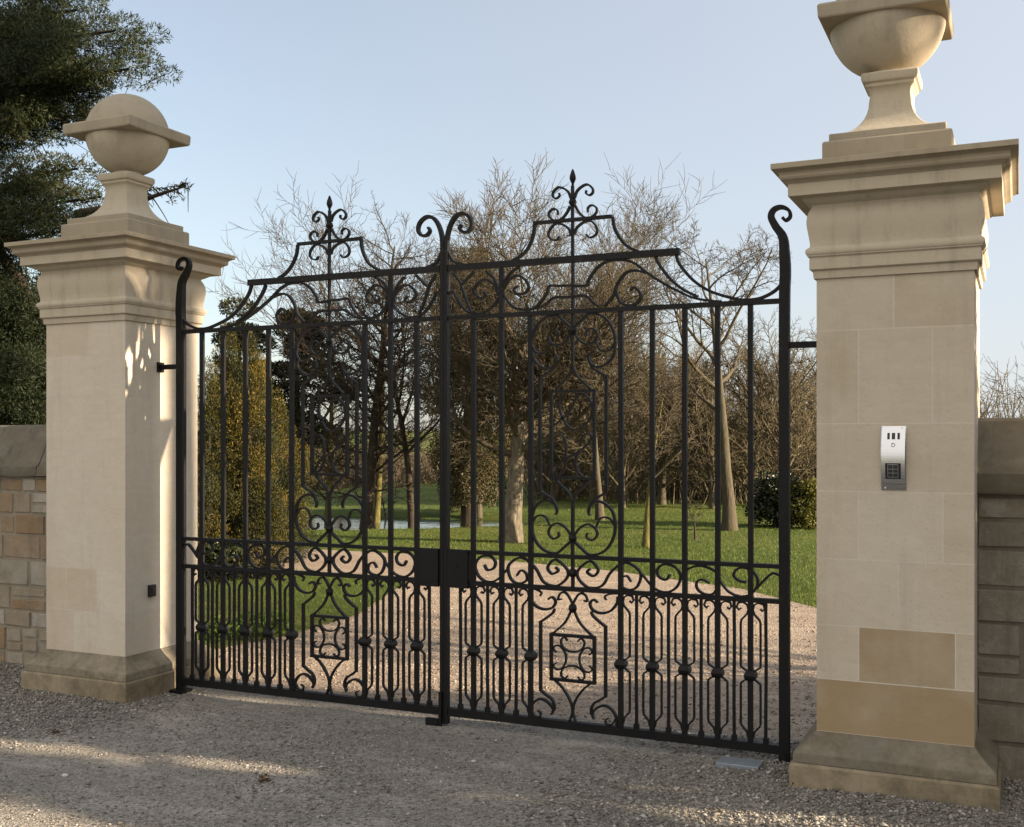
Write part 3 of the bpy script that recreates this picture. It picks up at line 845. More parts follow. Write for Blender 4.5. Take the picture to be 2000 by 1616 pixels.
def slab(mb, x0, x1, z0, z1, dy):
    mb.add([(x0,-icy(z0)-dy,z0),(x1,-icy(z0)-dy,z0),(x1,-icy(z1)-dy,z1),(x0,-icy(z1)-dy,z1),
            (x0,-icy(z0)+.004,z0),(x1,-icy(z0)+.004,z0),(x1,-icy(z1)+.004,z1),(x0,-icy(z1)+.004,z1)],
           [(0,1,2,3),(7,6,5,4),(0,4,5,1),(1,5,6,2),(2,6,7,3),(3,7,4,0)])
slab(mb, -.036, .033, kz0, kz1, .0025)
kp = mb.build('keypad', M['blackplastic'], ic, local=True)
mb = MB()
for z in (-.031,-.052,-.070,-.090): slab(mb, -.025, .022, z-.0012, z+.0012, .0035)
for x in (-.0245,-.0015,.0215): slab(mb, x-.0010, x+.0010, -.0912, -.0300, .0036)
mb.build('key_grid', M['steel'], kp, local=True)
for i, x in enumerate((-.013,.010)):
    for z in (-.0415,-.061,-.080):
        mb = MB(); slab(mb, x-.0085, x+.0085, z-.0068, z+.0068, .0052); mb.build('key', M['key'], kp, local=True)
mb = MB(); slab(mb, -.052, .052, -.1228, -.1216, .0006); mb.build('seam', M['blackplastic'], ic, local=True)
for z in (-.14,.14):
    mb = MB(); mb.lathe(0,0,[(.004,0),(.004,.0015)],10); mb.v = [(x+.038*(1 if z > 0 else -1), -icy(z)-q+.0004, z+y) for x, y, q in mb.v]
    mb.build('screw', M['steel'], ic, local=True)

pc = empty('photocell', (-2.1925, -.087, .686), 'small black photocell box on the inner face of the conifer-side pillar', 'sensor')
mb = MB(); mb.box(0, .024, -.030, .030, -.040, .040); mb.build('housing', M['blackplastic'], pc, bevel=.004, local=True)
mb = MB(); mb.lathe(0,0,[(.014,0),(.014,.003),(.010,.004)],16); mb.v = [(.024+z, x, y+.012) for x, y, z in mb.v]; mb.build('lens', M['key'], pc, fix=True, local=True)

mb = MB(); mb.box(1.66, 1.88, -.20, -.07, .0, .036)
tag(mb.build('cover_plate', M['greyplate'], bevel=.004), 'small blue grey metal cover plate on the gravel under the gate corner', 'cover plate')

# ------------------------------------------------------------------ walls
def wall(name, x0, x1, yf, thick, ztop, courses, mats, cop, label, seedv, wmin, wmax, step):
    rs = random.Random(seedv)
    t = empty(name, ((x0+x1)/2, yf+thick/2, 0), label, 'wall')
    mb = MB(); mb.box(x0, x1, yf, yf+thick, -.05, ztop, 1)
    z = .02
    while z < ztop-.03:
        h = rs.uniform(*courses)
        if z+h > ztop-.05: h = ztop-.008-z
        x = x0+rs.uniform(0,.15)*0
        while x < x1:
            w = rs.uniform(wmin, wmax)*(1.0 if h > .12 else .8)
            xe = min(x+w, x1)
            if x1-xe < .06: xe = x1
            tone = rs.uniform(-1,1)
            parts = [(z, z+h)]
            if h > .15 and rs.random() < .35:
                c = z+h*rs.uniform(.35,.65); parts = [(z,c),(c,z+h)]
            for a, b in parts:
                g = rs.uniform(.005,.010); pr = rs.uniform(.004,.014); ch = .007
                xa, xb, za, zb = x+g, xe-g, a+g, b-g
                j = lambda: rs.uniform(-.004,.004)
                if xb-xa < .02 or zb-za < .02: continue
                tone2 = max(-1, min(1, tone+rs.uniform(-.5,.5)))
                vs = [(xa,yf+.004,za),(xb,yf+.004,za),(xb,yf+.004,zb),(xa,yf+.004,zb),
                      (xa+ch+j(),yf-pr,za+ch+j()),(xb-ch+j(),yf-pr,za+ch+j()),(xb-ch+j(),yf-pr,zb-ch+j()),(xa+ch+j(),yf-pr,zb-ch+j())]
                mb.add(vs, [(4,5,6,7),(0,1,5,4),(1,2,6,5),(2,3,7,6),(3,0,4,7)], 0, tone2)
            x = xe
        z += h
    mb.build('masonry', mats, t)
    # saddleback coping in lengths with fine joints
    mc = MB(); x = x0; mid = yf+thick/2
    while x < x1-.01:
        L = rs.uniform(.75,1.05) if step is None else step
        xe = min(x+L, x1)
        if x1-xe < .3: xe = x1
        g = .003; dz = rs.uniform(-.008,.008); tn = rs.uniform(-.6,.6)
        prof = [(yf-.045,ztop+.002),(yf-.052,ztop+.012),(yf-.052,ztop+cop[0]),(yf-.03,ztop+cop[0]+.012),(mid-.07,ztop+cop[1]-.02+dz),(mid-.03,ztop+cop[1]+dz),
                (mid+.03,ztop+cop[1]+dz),(yf+thick+.03,ztop+cop[0]+.012),(yf+thick+.05,ztop+cop[0]),(yf+thick+.05,ztop+.002)]
        k = len(prof)
        nseg = max(1, int((xe-x)/.2))
        vs = []
        for i in range(nseg+1):
            xx = x+g+(xe-x-2*g)*i/nseg
            vs += [(xx, y+rs.uniform(-.004,.004), zz+rs.uniform(-.005,.005)) for y, zz in prof]
        fs = []
        for i in range(nseg):
            for j2 in range(k):
                fs.append((i*k+j2, (i+1)*k+j2, (i+1)*k+(j2+1)%k, i*k+(j2+1)%k))
        fs.append(tuple(range(k))); fs.append(tuple(nseg*k+j2 for j2 in range(k))[::-1])
        mc.add(vs, fs, 0, tn)
        x = xe
    mc.build('coping', M['coping'], t, smooth=35, fix=True)
    return t
wall('stone_wall', -9.5, -2.884, .14, .34, 1.42, (.075,.20), [M['rubble'], M['rubblemortar']], (.075,.385),
     'rubble stone wall of mixed grey and tan stones running off beside the conifer', 3, .14, .42, None)
wall('stone_wall', 2.884, 13, .09, .36, 1.43, (.13,.27), [M['greywall'], M['greymortar']], (.10,.375),
     'grey weathered block wall adjoining the pillar with the intercom', 11, .17, .42, None)

# ------------------------------------------------------------------ trees
def branch_set(trunk, crown, p, d, L, r, lvl, cfg, rs):
    nseg = cfg['seg'][lvl]
    pts, rad, dirs = [Vector(p)], [r], [d.copy()]
    cur = Vector(p); dd = d.copy()
    end = cfg['tip'][lvl]
    for i in range(nseg):
        w = cfg['wob'][lvl]
        dd = dd + Vector((rs.gauss(0,w), rs.gauss(0,w), rs.gauss(0,w)*.6 + cfg['trop'][lvl]))
        dd.normalize()
        cur = cur + dd*(L/nseg)
        pts.append(cur.copy()); dirs.append(dd.copy())
        rad.append(r*(1-(1-end)*(i+1)/nseg))
    tgt = trunk if lvl == 0 else crown
    if lvl == 0:
        rad[0] *= 1.35; 
    tgt.tube(pts, rad, cfg['sides'][lvl], cap=False)
    if lvl+1 >= len(cfg['seg']): return
    n = cfg['n'][lvl]
    ph = rs.uniform(0, 6.28)
    for i in range(n):
        t = cfg['start'][lvl] + (1-cfg['start'][lvl])*((i+rs.uniform(.1,.9))/n)
        f = min(t*nseg, nseg-1e-3); k = int(f); q = f-k
        pos = pts[k].lerp(pts[k+1], q); rr = rad[k]*(1-q)+rad[k+1]*q; dv = dirs[k+1]
        ang = R(cfg['ang'][lvl]*rs.uniform(.65,1.3))
        az = ph + i*2.4 + rs.uniform(-.5,.5)
        o1 = dv.orthogonal().normalized(); o2 = dv.cross(o1)
        nd = dv*math.cos(ang) + (o1*math.cos(az)+o2*math.sin(az))*math.sin(ang)
        Lc = L*cfg['lr'][lvl]*rs.uniform(.65,1.15)*(1-cfg.get('fall',.35)*t)
        rc = max(cfg['rmin'], min(rr*.72, r*cfg['rr'][lvl]))
        branch_set(trunk, crown, pos, nd.normalized(), Lc, rc, lvl+1, cfg, rs)

def bare_tree(name, loc, H, r, cfg, seedv, label, barkm, twigm, lean=(0,0), group=None, cat='tree'):
    rs = random.Random(seedv)
    t = empty(name, (loc[0], loc[1], gz(*loc)-.03), label, cat, group)
    tr, cr = MB(), MB()
    branch_set(tr, cr, (0,0,0), Vector((lean[0], lean[1], 1)).normalized(), H, r, 0, cfg, rs)
    tr.build('trunk', barkm, t, smooth=180, local=True)
    cr.build('crown', twigm, t, smooth=180, local=True)
    return t

FAN = dict(seg=[8,8,6,4,3], tip=[.30,.2,.3,.35,.5], wob=[.035,.10,.12,.14,.16], trop=[.0,.045,.06,.07,.06], sides=[10,6,4,3,3],
           n=[20,16,11,7], start=[.42,.16,.12,.12], ang=[62,42,40,36], lr=[.84,.42,.50,.62], rr=[.36,.36,.45,.6], rmin=.0050, fall=.12)
SPIRE = dict(seg=[10,6,4,3], tip=[.15,.25,.35,.5], wob=[.03,.10,.14,.18], trop=[.02,.03,.02,.02], sides=[8,4,3,3],
           n=[46,12,7], start=[.14,.12,.1], ang=[70,46,45], lr=[.40,.48,.5], rr=[.24,.4,.55], rmin=.0046, fall=.55)
OPEN = dict(seg=[9,7,5,4,3], tip=[.12,.22,.3,.4,.5], wob=[.03,.14,.16,.18,.2], trop=[.0,.05,.04,.03,.03], sides=[9,5,4,3,3],
           n=[12,9,7,5], start=[.42,.2,.15,.1], ang=[55,48,46,44], lr=[.50,.46,.5,.6], rr=[.40,.42,.45,.6], rmin=.0048, fall=.35)
THICKET = dict(seg=[5,6,5,3], tip=[.4,.3,.35,.5], wob=[.08,.14,.18,.2], trop=[.02,.06,.05,.04], sides=[6,4,3,3],
           n=[22,15,10], start=[.06,.08,.1], ang=[48,45,48], lr=[.78,.46,.48], rr=[.38,.42,.55], rmin=.0055, fall=.4)

bare_tree('lime_tree', at(997,18.5), 3.4, .175, FAN, 21, 'big bare tree with pale trunk and wide fan of upright twigs behind the gates', M['palebark'], M['twig'], (.05,.0))
FAN2 = dict(FAN); FAN2.update(n=[12,10,8,5], rr=[.42,.36,.45,.6], ang=[46,40,38,34])
bare_tree('bare_tree', at(805,22.8), 4.1, .085, FAN2, 33, 'bare spreading tree left of the big pale trunk, its crown over the lock plate', M['darkbark'], M['twigdark'], (.03,0))
bare_tree('bare_tree', at(1172,23.5), 4.3, .085, FAN2, 34, 'bare slender tree rising behind the intercom-side ornamental panel', M['bark'], M['twig'], (.0,0))
bare_tree('bare_tree', at(1425,20.9), 5.2, .125, OPEN, 5, 'tall straight bare tree with open crown near the intercom pillar', M['bark'], M['twig'], (.02,.0))
bare_tree('bare_tree', at(714,22.6), 6.2, .135, SPIRE, 8, 'dark straight trunked bare tree standing beside the lake', M['darkbark'], M['twigdark'])
bare_tree('bare_tree', at(641,23.4), 5.4, .075, SPIRE, 9, 'slim bare tree on the lake bank, left of the dark straight one', M['mossbark'], M['twigdark'])
bare_tree('bare_tree', at(733,24.4), 5.6, .085, SPIRE, 10, 'slim leaning bare tree just behind the dark straight trunk', M['mossbark'], M['twigdark'], (.10,.02))
bare_tree('young_tree', at(1262,17.6), 2.4, .062, OPEN, 31, 'small crooked tree with yellow mossy trunk alone on the lawn', M['mossbark'], M['twig'], (.02,-.02))
sap = dict(OPEN); sap.update(n=[7,6,4,3], seg=[4,4,3,2,2])
bare_tree('sapling', at(1358,18.8), .62, .022, sap, 12, 'tiny bare sapling on the lawn behind the mossy crooked tree', M['darkbark'], M['twigdark'])
sap2 = dict(sap); sap2.update(rmin=.006)
bare_tree('sapling', at(757,25.5), 1.1, .03, sap2, 14, 'small bare sapling on the grass beyond the lake', M['darkbark'], M['twigdark'], (-.2,0))

# wood at the back: individual bare trees
wood = [
 (1215,27.5,4.0,'bare brown tree at the wood edge behind the crooked mossy tree'),
 (1160,30.0,4.4,'bare brown tree behind the fan-shaped big tree, on its open side'),
 (1292,29.0,3.9,'bare brown tree in the wood straight behind the tiny sapling'),
 (1345,31.0,4.1,'bare brown tree in the wood, between sapling and tall straight tree'),
 (1392,27.5,3.7,'bare brown tree close behind the tall straight tree'),
 (1470,29.0,4.0,'bare brown tree behind the dark holly bush'),
 (1535,27.0,3.9,'bare brown tree behind the yellow green bush, beside the hinge post'),
 (1590,29.5,4.2,'bare brown tree in the narrow gap between gate and intercom pillar'),
 (1085,31.5,4.1,'bare brown tree seen through the ornamental panel of the intercom-side leaf'),
 (590,38.0,2.0,'bare brown tree far beyond the lake behind the pine'),
 (672,40.0,1.9,'bare brown tree on the far lawn, seen through the left-hand panel'),
]
WOOD = dict(THICKET); 
protos = []
for i, (px, D, H, lab) in enumerate(wood):
    x, y = at(px, D)
    if i < 3:
        cfg = dict(WOOD); cfg['ang'] = [[48,45,48],[40,48,45],[56,42,46]][i]
        t = bare_tree('woodland_tree', (x, y), H*.86, .085+.01*i, cfg, 60+i, lab, M['bark'], M['twigred'], group='bare trees of the wood behind the lawn')
        protos.append((t, H))
    else:
        p, H0 = protos[i % 3]
        t = copy_tree(p); t.location = (x, y, gz(x, y)-.03); t['label'] = lab
        t.rotation_euler = (0, 0, i*1.37); sc = H/H0*random.uniform(.95,1.08); t.scale = (sc, sc, sc)

# ---------- leaf clouds
SUN_EL, SUN_AZ = R(15.5), R(6.2)
g1 = (lambda px, py: at(px, EYE*2168/(py-860)))
SUN_PATCHES = [(*g1(70,1464),.9,.14),(*g1(440,1494),.6,.11),(*g1(40,1606),1.1,.24),(*g1(1440,1606),.70,.17),(*g1(850,1545),.4,.06),(*g1(1010,1428),.6,.09),(*g1(660,1375),.8,.10)]
def sun_patch_cut(P):
    # True for leaves cut away so the sun lights chosen ground patches
    k = P[:,2]/math.tan(SUN_EL)
    gxx = P[:,0]-k*math.cos(SUN_AZ); gyy = P[:,1]-k*math.sin(SUN_AZ)
    gyy = gyy + .035*np.sin(gxx*5.1)+.02*np.sin(gxx*13+2)
    out = np.zeros(len(P), bool)
    for a, b, ra, rb in SUN_PATCHES: out |= ((gxx-a)/ra)**2+((gyy-b)/rb)**2 < 1
    return out
def leaf_cloud(C, S, count, size, mode='ball', up=0.0, aspect=1.7, tone_c=None, gap=None):
    """C centres (k,3), S radii (k,3): count leaves spread over the clumps -> V, F, tone"""
    k = len(C)
    wt = S[:,0]*S[:,1]+S[:,0]*S[:,2]+S[:,1]*S[:,2]; idx = rng.choice(k, count, p=wt/wt.sum())
    v = rng.normal(size=(count,3)); v /= np.linalg.norm(v, axis=1)[:,None]
    rr = rng.uniform(.45,1.05,count)[:,None]**.6
    P = C[idx] + v*S[idx]*rr
    if gap is not None:
        keep = ~sun_patch_cut(P+np.array([gap[0], gap[1], 0])); P, v, idx = P[keep], v[keep], idx[keep]; count = len(P)
    d = v*1.0 + rng.normal(size=(count,3))*.7; d[:,2] += up
    d /= np.linalg.norm(d, axis=1)[:,None]
    o = np.cross(d, rng.normal(size=(count,3))); o /= np.linalg.norm(o, axis=1)[:,None]+1e-9
    s = (size*rng.uniform(.55,1.35,count))[:,None]
    a = d*s*aspect; b = o*s*.5
    V = np.stack([P, P+a*.5+b, P+a, P+a*.5-b], 1)
    Fa = np.arange(4*count).reshape(-1,4)
    cl = rng.uniform(-.2,.2,k) if tone_c is None else tone_c
    tone = np.clip(rng.normal(.45,.2,count)+cl[idx], 0, 1)
    return V.reshape(-1,3), Fa, tone

def evergreen(name, loc, label, cat, clumps, count, size, mat, trunk_pts, trunk_r, barkm, up=0.0, aspect=1.7, limbs=(), group=None, tone_c=None, gap=None):
    t = empty(name, (loc[0], loc[1], gz(*loc)-.02), label, cat, group)
    mb = MB(); mb.tube(trunk_pts, trunk_r, 8, cap=False)
    for P, rd in limbs: mb.tube(P, rd, 5, cap=False)
    mb.build('trunk', barkm, t, smooth=180, local=True)
    C = np.array([c[:3] for c in clumps], float); S = np.array([c[3:6] for c in clumps], float)
    V, Fa, tone = leaf_cloud(C, S, count, size, up=up, aspect=aspect, tone_c=tone_c, gap=gap)
    np_mesh('crown', V, Fa, mat, tone, t)
    return t

# golden columnar conifers on the verge
def column(px, D, ytop, r, seedv, label, n=9000):
    rs = random.Random(seedv)
    x, y = at(px, D); H = zat(ytop, D)
    cl = []
    for i in range(70):
        f = (i+.5)/70
        z = .12+f*(H-.2)
        w = r*(1-f**2.4)**.8*rs.uniform(.70,1.30) + .05
        a = rs.uniform(0, 6.28); q = w*rs.uniform(.3,.8)
        cl.append((q*math.cos(a), q*math.sin(a), z, w*.36+.04, w*.36+.04, .14+.16*rs.random()))
    evergreen('golden_conifer', (x, y), label, 'conifer', cl, int(n*6.0), .0085, M['golden'], [(0,0,0),(0,0,H*.9)], [.06,.015], M['darkbark'], up=1.2, aspect=4.2, group='golden conifers on the verge', tone_c=rng.uniform(-.38,.34,70))
column(408, 14.4, 715, .50, 1, 'golden columnar conifer closest to the pillar, partly behind its edge')
column(445, 15.0, 650, .36, 2, 'tallest slim golden conifer with pointed top beside the pillar')
column(488, 14.6, 655, .40, 3, 'golden conifer with two close pointed spires, middle of the row', 11000)
column(540, 15.3, 780, .44, 4, 'shorter rounded golden conifer at the lake end of the row')
column(508, 16.2, 700, .30, 5, 'darker golden conifer set behind the gap in the row', 7000)

# pine and dark conifers behind them
def clumpy(rs, n, H0, H1, r, flat=.5, s0=.18, s1=.34):
    cl = []
    for i in range(n):
        f = rs.random(); z = H0+(H1-H0)*f
        w = r*(math.sin(math.pi*min(1, .12+.88*f))**.6)
        a = rs.uniform(0, 6.28); q = w*rs.random()**.55; s = rs.uniform(s0, s1)
        cl.append((q*math.cos(a), q*math.sin(a), z, s*1.3, s*1.3, s*flat))
    return cl
rs = random.Random(40)
evergreen('pine_tree', at(575,24.4), 'dark spreading pine behind the golden conifers, on the lake bank', 'pine', clumpy(rs, 60, 2.0, zat(575,24.4), 1.15, .5), 34000, .036, M['pine'],
          [(0,0,0),(.05,0,2),(.0,.05,4.6)], [.13,.10,.04], M['mossbark'], up=.4, aspect=2.4)
evergreen('pine_tree', at(468,23.0), 'narrow dark pine top rising behind the pillar-side golden conifer', 'pine', clumpy(rs, 40, .6, zat(560,23), .65, .6), 26000, .036, M['pine'],
          [(0,0,0),(0,0,4.4)], [.11,.03], M['darkbark'], up=.5, aspect=2.2)
# ivy-clad tree behind the meeting stiles
x, y = at(915, 21.5)
cl = []
rs = random.Random(41)
for i in range(170):
    f = rs.random(); z = .62+f*4.6; w = 1.02*math.sin(math.pi*(.18+.68*f))**.7
    a = rs.uniform(0, 6.28); q = w*rs.uniform(.3,1)
    cl.append((q*math.cos(a), q*math.sin(a), z, .20, .20, .32))
evergreen('ivy_clad_tree', (x, y), 'dark tree smothered in brownish hanging ivy behind the meeting of the gates', 'tree', cl, 120000, .020, M['ivy'],
          [(0,0,0),(.02,0,2.0),(.1,0,5.0)], [.17,.13,.05], M['darkbark'], up=-.9, aspect=2.2)
evergreen('laurel_bush', at(935,25.5), 'dark low bush under the ivy-clad tree', 'bush', clumpy(rs, 26, .55, 1.25, .75, .8, .18, .28), 6000, .05, M['holly'], [(0,0,0),(0,0,1)], [.10,.04], M['bark'])
evergreen('holly_bush', at(1515,21.8), 'dark glossy holly bush at the wood edge beside the hinge post', 'bush', clumpy(rs, 34, .15, 1.02, .50, .9, .14, .22), 7000, .04, M['holly'], [(0,0,0),(0,0,.9)], [.06,.02], M['darkbark'])
evergreen('yellow_bush', at(1592,21.5), 'yellow green bush in the gap beside the intercom pillar', 'bush', clumpy(rs, 26, .12, .85, .42, .9, .12, .2), 5200, .035, M['lime_leaf'], [(0,0,0),(0,0,.7)], [.05,.02], M['bark'])
evergreen('dark_shrub', at(492,13.6), 'dark low shrub at the foot of the golden conifers by the drive', 'shrub', clumpy(rs, 22, .08, .42, .34, .8, .08, .14), 4200, .026, M['ivy'], [(0,0,0),(0,0,.3)], [.03,.01], M['darkbark'])
evergreen('dark_shrub', at(432,13.4), 'dark green low shrub close to the pillar under the golden conifers', 'shrub', clumpy(rs, 22, .06, .46, .40, .8, .09, .15), 4800, .026, M['holly'], [(0,0,0),(0,0,.3)], [.03,.01], M['darkbark'])

# low fresh plants along the verge edge
pl = [(392,9.05,'at the pillar end of the row'),(425,9.15,'second from the pillar'),(458,9.25,'third from the pillar'),(492,9.4,'fourth from the pillar'),(526,9.5,'second from the drive'),(560,9.62,'at the drive end of the row')]
for i, (px, D, w) in enumerate(pl):
    x, y = at(px, D); x -= .10
    rs = random.Random(70+i)
    cl = [(rs.uniform(-.07,.07), rs.uniform(-.07,.07), rs.uniform(.05,.17), .06, .06, .06) for _ in range(9)]
    evergreen('leafy_plant', (x, y), 'small bright green leafy plant on the verge, '+w, 'plant', cl, 420, .022, M['fresh'], [(0,0,0),(0,0,.15)], [.008,.004], M['bark'], up=.8, group='bright green plants along the verge')

# tall dark conifer behind the rubble wall
def dark_conifer():
    D = 11.0
    x, y = at(-60, D)
    t = empty('cedar_tree', (x, y, 0), 'tall dark cedar behind the rubble wall, its boughs reaching over the pillar', 'tree')
    rs = random.Random(77)
    tr = MB(); tr.tube([(0,0,0),(.05,0,3),(0,.05,6),(0,0,9)], [.26,.20,.13,.03], 10, cap=False)
    C, S, T = [], [], []
    def spray(p0, p1, r, dens=1.0, tone=0.0, limb=True):
        p0, p1 = Vector(p0), Vector(p1)
        mid = p0.lerp(p1, .5)+Vector((0,0,.12))
        if limb: tr.tube([p0, mid, p1], [r*.10, r*.07, .012], 5, cap=False)
        n = int(11*dens)
        for i in range(n):
            f = .25+.80*i/max(1, n-1)
            c = p0.lerp(mid, f*2) if f < .5 else mid.lerp(p1, f*2-1)
            w = r*(.45+.55*math.sin(math.pi*min(1, f)*.8))
            for _ in range(3):
                C.append((c.x+rs.uniform(-w,w), c.y+rs.uniform(-w,w), c.z+rs.uniform(-.5,.45)*w))
                S.append((w*rs.uniform(.35,.6), w*rs.uniform(.35,.6), w*rs.uniform(.16,.30))); T.append(tone+rs.uniform(-.12,.12))
    def W(px, py, Dp):
        q = at(px, Dp); return (q[0]-x, q[1]-y, zat(py, Dp))
    # boughs seen in the picture (their tips), then the rest of the crown round the trunk
    for px, py, Dp, r, tn in ((225,60,10.4,.42,.05),(250,135,10.2,.34,.10),(150,20,10.6,.5,0),(120,110,10.2,.5,.0),(180,175,10.6,.42,.0),(60,60,10.4,.5,0),(40,170,10.4,.5,.0),(200,225,10.8,.30,.1),(100,215,10.6,.42,.05),(30,235,10.4,.36,.1),
                              (150,330,10.4,.30,.18),(195,385,10.2,.24,.22),(60,350,10.0,.36,.15),(110,420,10.0,.34,.05),(30,430,9.8,.38,.0),(150,450,10.4,.24,.05)):
        ex = W(px, py, Dp)
        spray((0,0,ex[2]-.25), ex, r, 1.0, tn)
    for px, py, Dp, r in ((20,600,10.6,.45),(80,640,10.9,.45),(50,720,10.8,.5),(110,760,11.2,.45),(0,770,10.6,.5),(90,820,11,.5),(60,560,11.2,.36)):
        ex = W(px, py, Dp)
        spray((0,0,ex[2]-.1), ex, r, 1.1, -.15)
    for i in range(34):
        z = rs.uniform(1.2, 8.6); a = rs.uniform(0, 6.28); L = (1.9 if z < 6.5 else 1.9*(9-z)/2.5)*rs.uniform(.6,1)
        if math.cos(a-YAW) > .1 and z < 7: continue
        spray((0,0,z), (L*math.cos(a), L*math.sin(a), z+rs.uniform(-.2,.3)), .45, .9, 0)
    # bare twiggy bough end sticking out past the ball finial
    e = W(360,365,9.6); s0 = W(150,420,10.2)
    tr.tube([s0, W(250,400,9.9), e], [.05,.03,.008], 5, cap=False)
    for i in range(34):
        f = .45+.55*i/33
        b0 = Vector(s0).lerp(Vector(e), f)+Vector((0,0,.05*math.sin(f*3)))
        q = b0+Vector((rs.uniform(.02,.09), rs.uniform(-.06,.06), rs.uniform(-.09,.05)))
        g2 = q+Vector((rs.uniform(.0,.06), rs.uniform(-.05,.05), rs.uniform(-.10,.03)))
        tr.tube([b0, q, g2], [.006,.005,.0025], 3, cap=False)
        C.append(((q.x+g2.x)/2, (q.y+g2.y)/2, (q.z+g2.z)/2)); S.append((.018,.018,.022)); T.append(.05)
    # heavy bare limb slanting down behind the cornice
    tr.tube([W(-60,420,10.9), W(20,520,10.9), W(95,640,11.0)], [.07,.055,.04], 7, cap=False)
    for i in range(420):
        c = Vector(C[rs.randrange(len(C))]); d = Vector((rs.gauss(0,1), rs.gauss(0,1), rs.gauss(0,.8))).normalized()*rs.uniform(.15,.45)
        tr.tube([c, c+d*.5+Vector((0,0,rs.uniform(-.05,.05))), c+d], [.007,.005,.003], 3, cap=False)
    tr.build('trunk', M['darkbark'], t, smooth=180, local=True)
    C, S, T = np.array(C), np.array(S), np.array(T)
    V, Fa, tone = leaf_cloud(C, S, 470000, .0088, up=.15, aspect=4.8, tone_c=T)
    np_mesh('crown', V, Fa, M['yew'], tone, t)
dark_conifer()
rs = random.Random(90)
evergreen('yew_tree', at(30,12.6), 'dense black green yew low behind the rubble wall', 'tree', clumpy(rs, 70, .5, 3.2, 1.9, .8, .35, .6), 60000, .024, M['yew'], [(0,0,0),(0,0,3)], [.2,.05], M['darkbark'], up=.2, aspect=2.6, tone_c=np.full(70,-.25))

# bare shrub behind the grey wall, twigs showing over the coping
tw = dict(THICKET); tw.update(rmin=.003, n=[16,9,6])
bare_tree('bare_shrub', (3.45, 2.3), 1.30, .03, tw, 91, 'bare twiggy shrub poking over the grey weathered wall', M['bark'], M['twigred'], (.1,0), cat='shrub')

# trees along the lane, off to the right, whose shade covers the forecourt
def lane_tree(x, y, H, r, seedv, label, n=17000):
    rs = random.Random(seedv)
    evergreen('lane_holm_oak', (x, y), label, 'tree', clumpy(rs, 85, .35, H, r, .9, .40, .75) if r > .7 else clumpy(rs, 80, 1.75, H, r, .9, .16, .28), int(n*1.9), .075 if r > .7 else .045, M['holly'], [(0,0,0),(0,0,H*.8)], [.16,.05], M['darkbark'], group='evergreen trees along the lane', gap=(x, y))
lane_tree(11.0, -.55, 5.8, 1.40, 1, 'evergreen lane tree closest to the grey wall')
lane_tree(13.2, -2.1, 6.4, 1.8, 2, 'evergreen lane tree, second from the grey wall')
lane_tree(9.4, -2.7, 4.4, 1.2, 3, 'evergreen lane tree, third from the grey wall')
lane_tree(11.4, -6.0, 5.2, 1.5, 4, 'evergreen lane tree farthest from the grey wall')
def tall_pine(x, y, H, z0, r, seedv, label):
    rs = random.Random(seedv)
    evergreen('tall_pine', (x, y), label, 'pine', clumpy(rs, 70, z0, H, r, .7, .45, .85), 15000, .13, M['pine'], [(0,0,0),(.1,.1,H*.5),(0,0,H*.95)], [.28,.2,.06], M['bark'], group='tall pines along the lane')
tall_pine(20.0, 2.55, 15.0, 9.1, 2.3, 6, 'tall clear-stemmed pine far along the lane inside the grey wall')
lane_tree(6.6, -.22, 3.7, .69, 5, 'small unseen evergreen added against the grey wall to shade its coping', 9000)  # added out of view to keep direct sun off the wall coping
SH = dict(FAN2); SH.update(n=[9,8,6,4], start=[.25,.15,.15,.12])
bare_tree('bare_tree', (8.6, 3.3), 2.9, .10, SH, 52, 'unseen bare tree added inside the grey wall to shade the drive', M['bark'], M['twig'])  # added unseen tree: its twig shadows darken the near drive
# clipped laurel inside the grey wall: its shade falls over the drive behind the intercom-side leaf
cl = []
rs = random.Random(95)
for i in range(60):
    yy = rs.uniform(.85, 2.5); hh = 1.66-.50*(yy-1.0)
    cl.append((rs.uniform(-.5,.5), yy-1.6, rs.uniform(.15, max(.3, hh-.2)), .22, .22, .18))
evergreen('laurel_hedge', (4.9, 1.6), 'low laurel hedge behind the grey weathered wall', 'hedge', cl, 16000, .06, M['holly'], [(0,0,0),(0,0,.8)], [.05,.02], M['darkbark'])

# far wood and thicket as masses (stuff)
def thicket(name, spans, label, mat, seedv):
    rs = random.Random(seedv)
    mb = MB()
    for px0, px1, D0, D1, ytop, n in spans:
        for i in range(n):
            D = rs.uniform(D0, D1); px = rs.uniform(px0, px1)
            x, y = at(px, D); H = zat(ytop, D)*rs.uniform(.45,1.0); z0 = gz(x, y)
            d = Vector((rs.gauss(0,.25), rs.gauss(0,.25), 1)).normalized()
            p = Vector((x, y, z0)); q = p+d*H*.5; e = q+(d+Vector((rs.gauss(0,.3),rs.gauss(0,.3),0))).normalized()*H*.5
            w = .0075*D/30
            mb.tube([p,q,e], [w*2.4,w*1.7,w*.8], 3, cap=False)
            for k in range(7):
                f = rs.uniform(.15,1); b = p.lerp(q, f*2) if f < .5 else q.lerp(e, f*2-1)
                dd = Vector((rs.gauss(0,1), rs.gauss(0,1), rs.uniform(-.1,.9))).normalized()*rs.uniform(.25,.65)*H*.35
                c = b+dd*.5; mb.tube([b,c,c+dd*.5+Vector((0,0,.08))], [w,w*.8,w*.6], 3, cap=False)
    return tag(mb.build(name, mat, None), label, kind='stuff')
thicket('woodland_undergrowth', [(1030,1720,32,39,700,1500),(1180,1720,29,34,850,420),(1720,2600,30,38,700,800)], 'tangled brown winter undergrowth filling the wood behind the lawn', M['twigred'], 1)
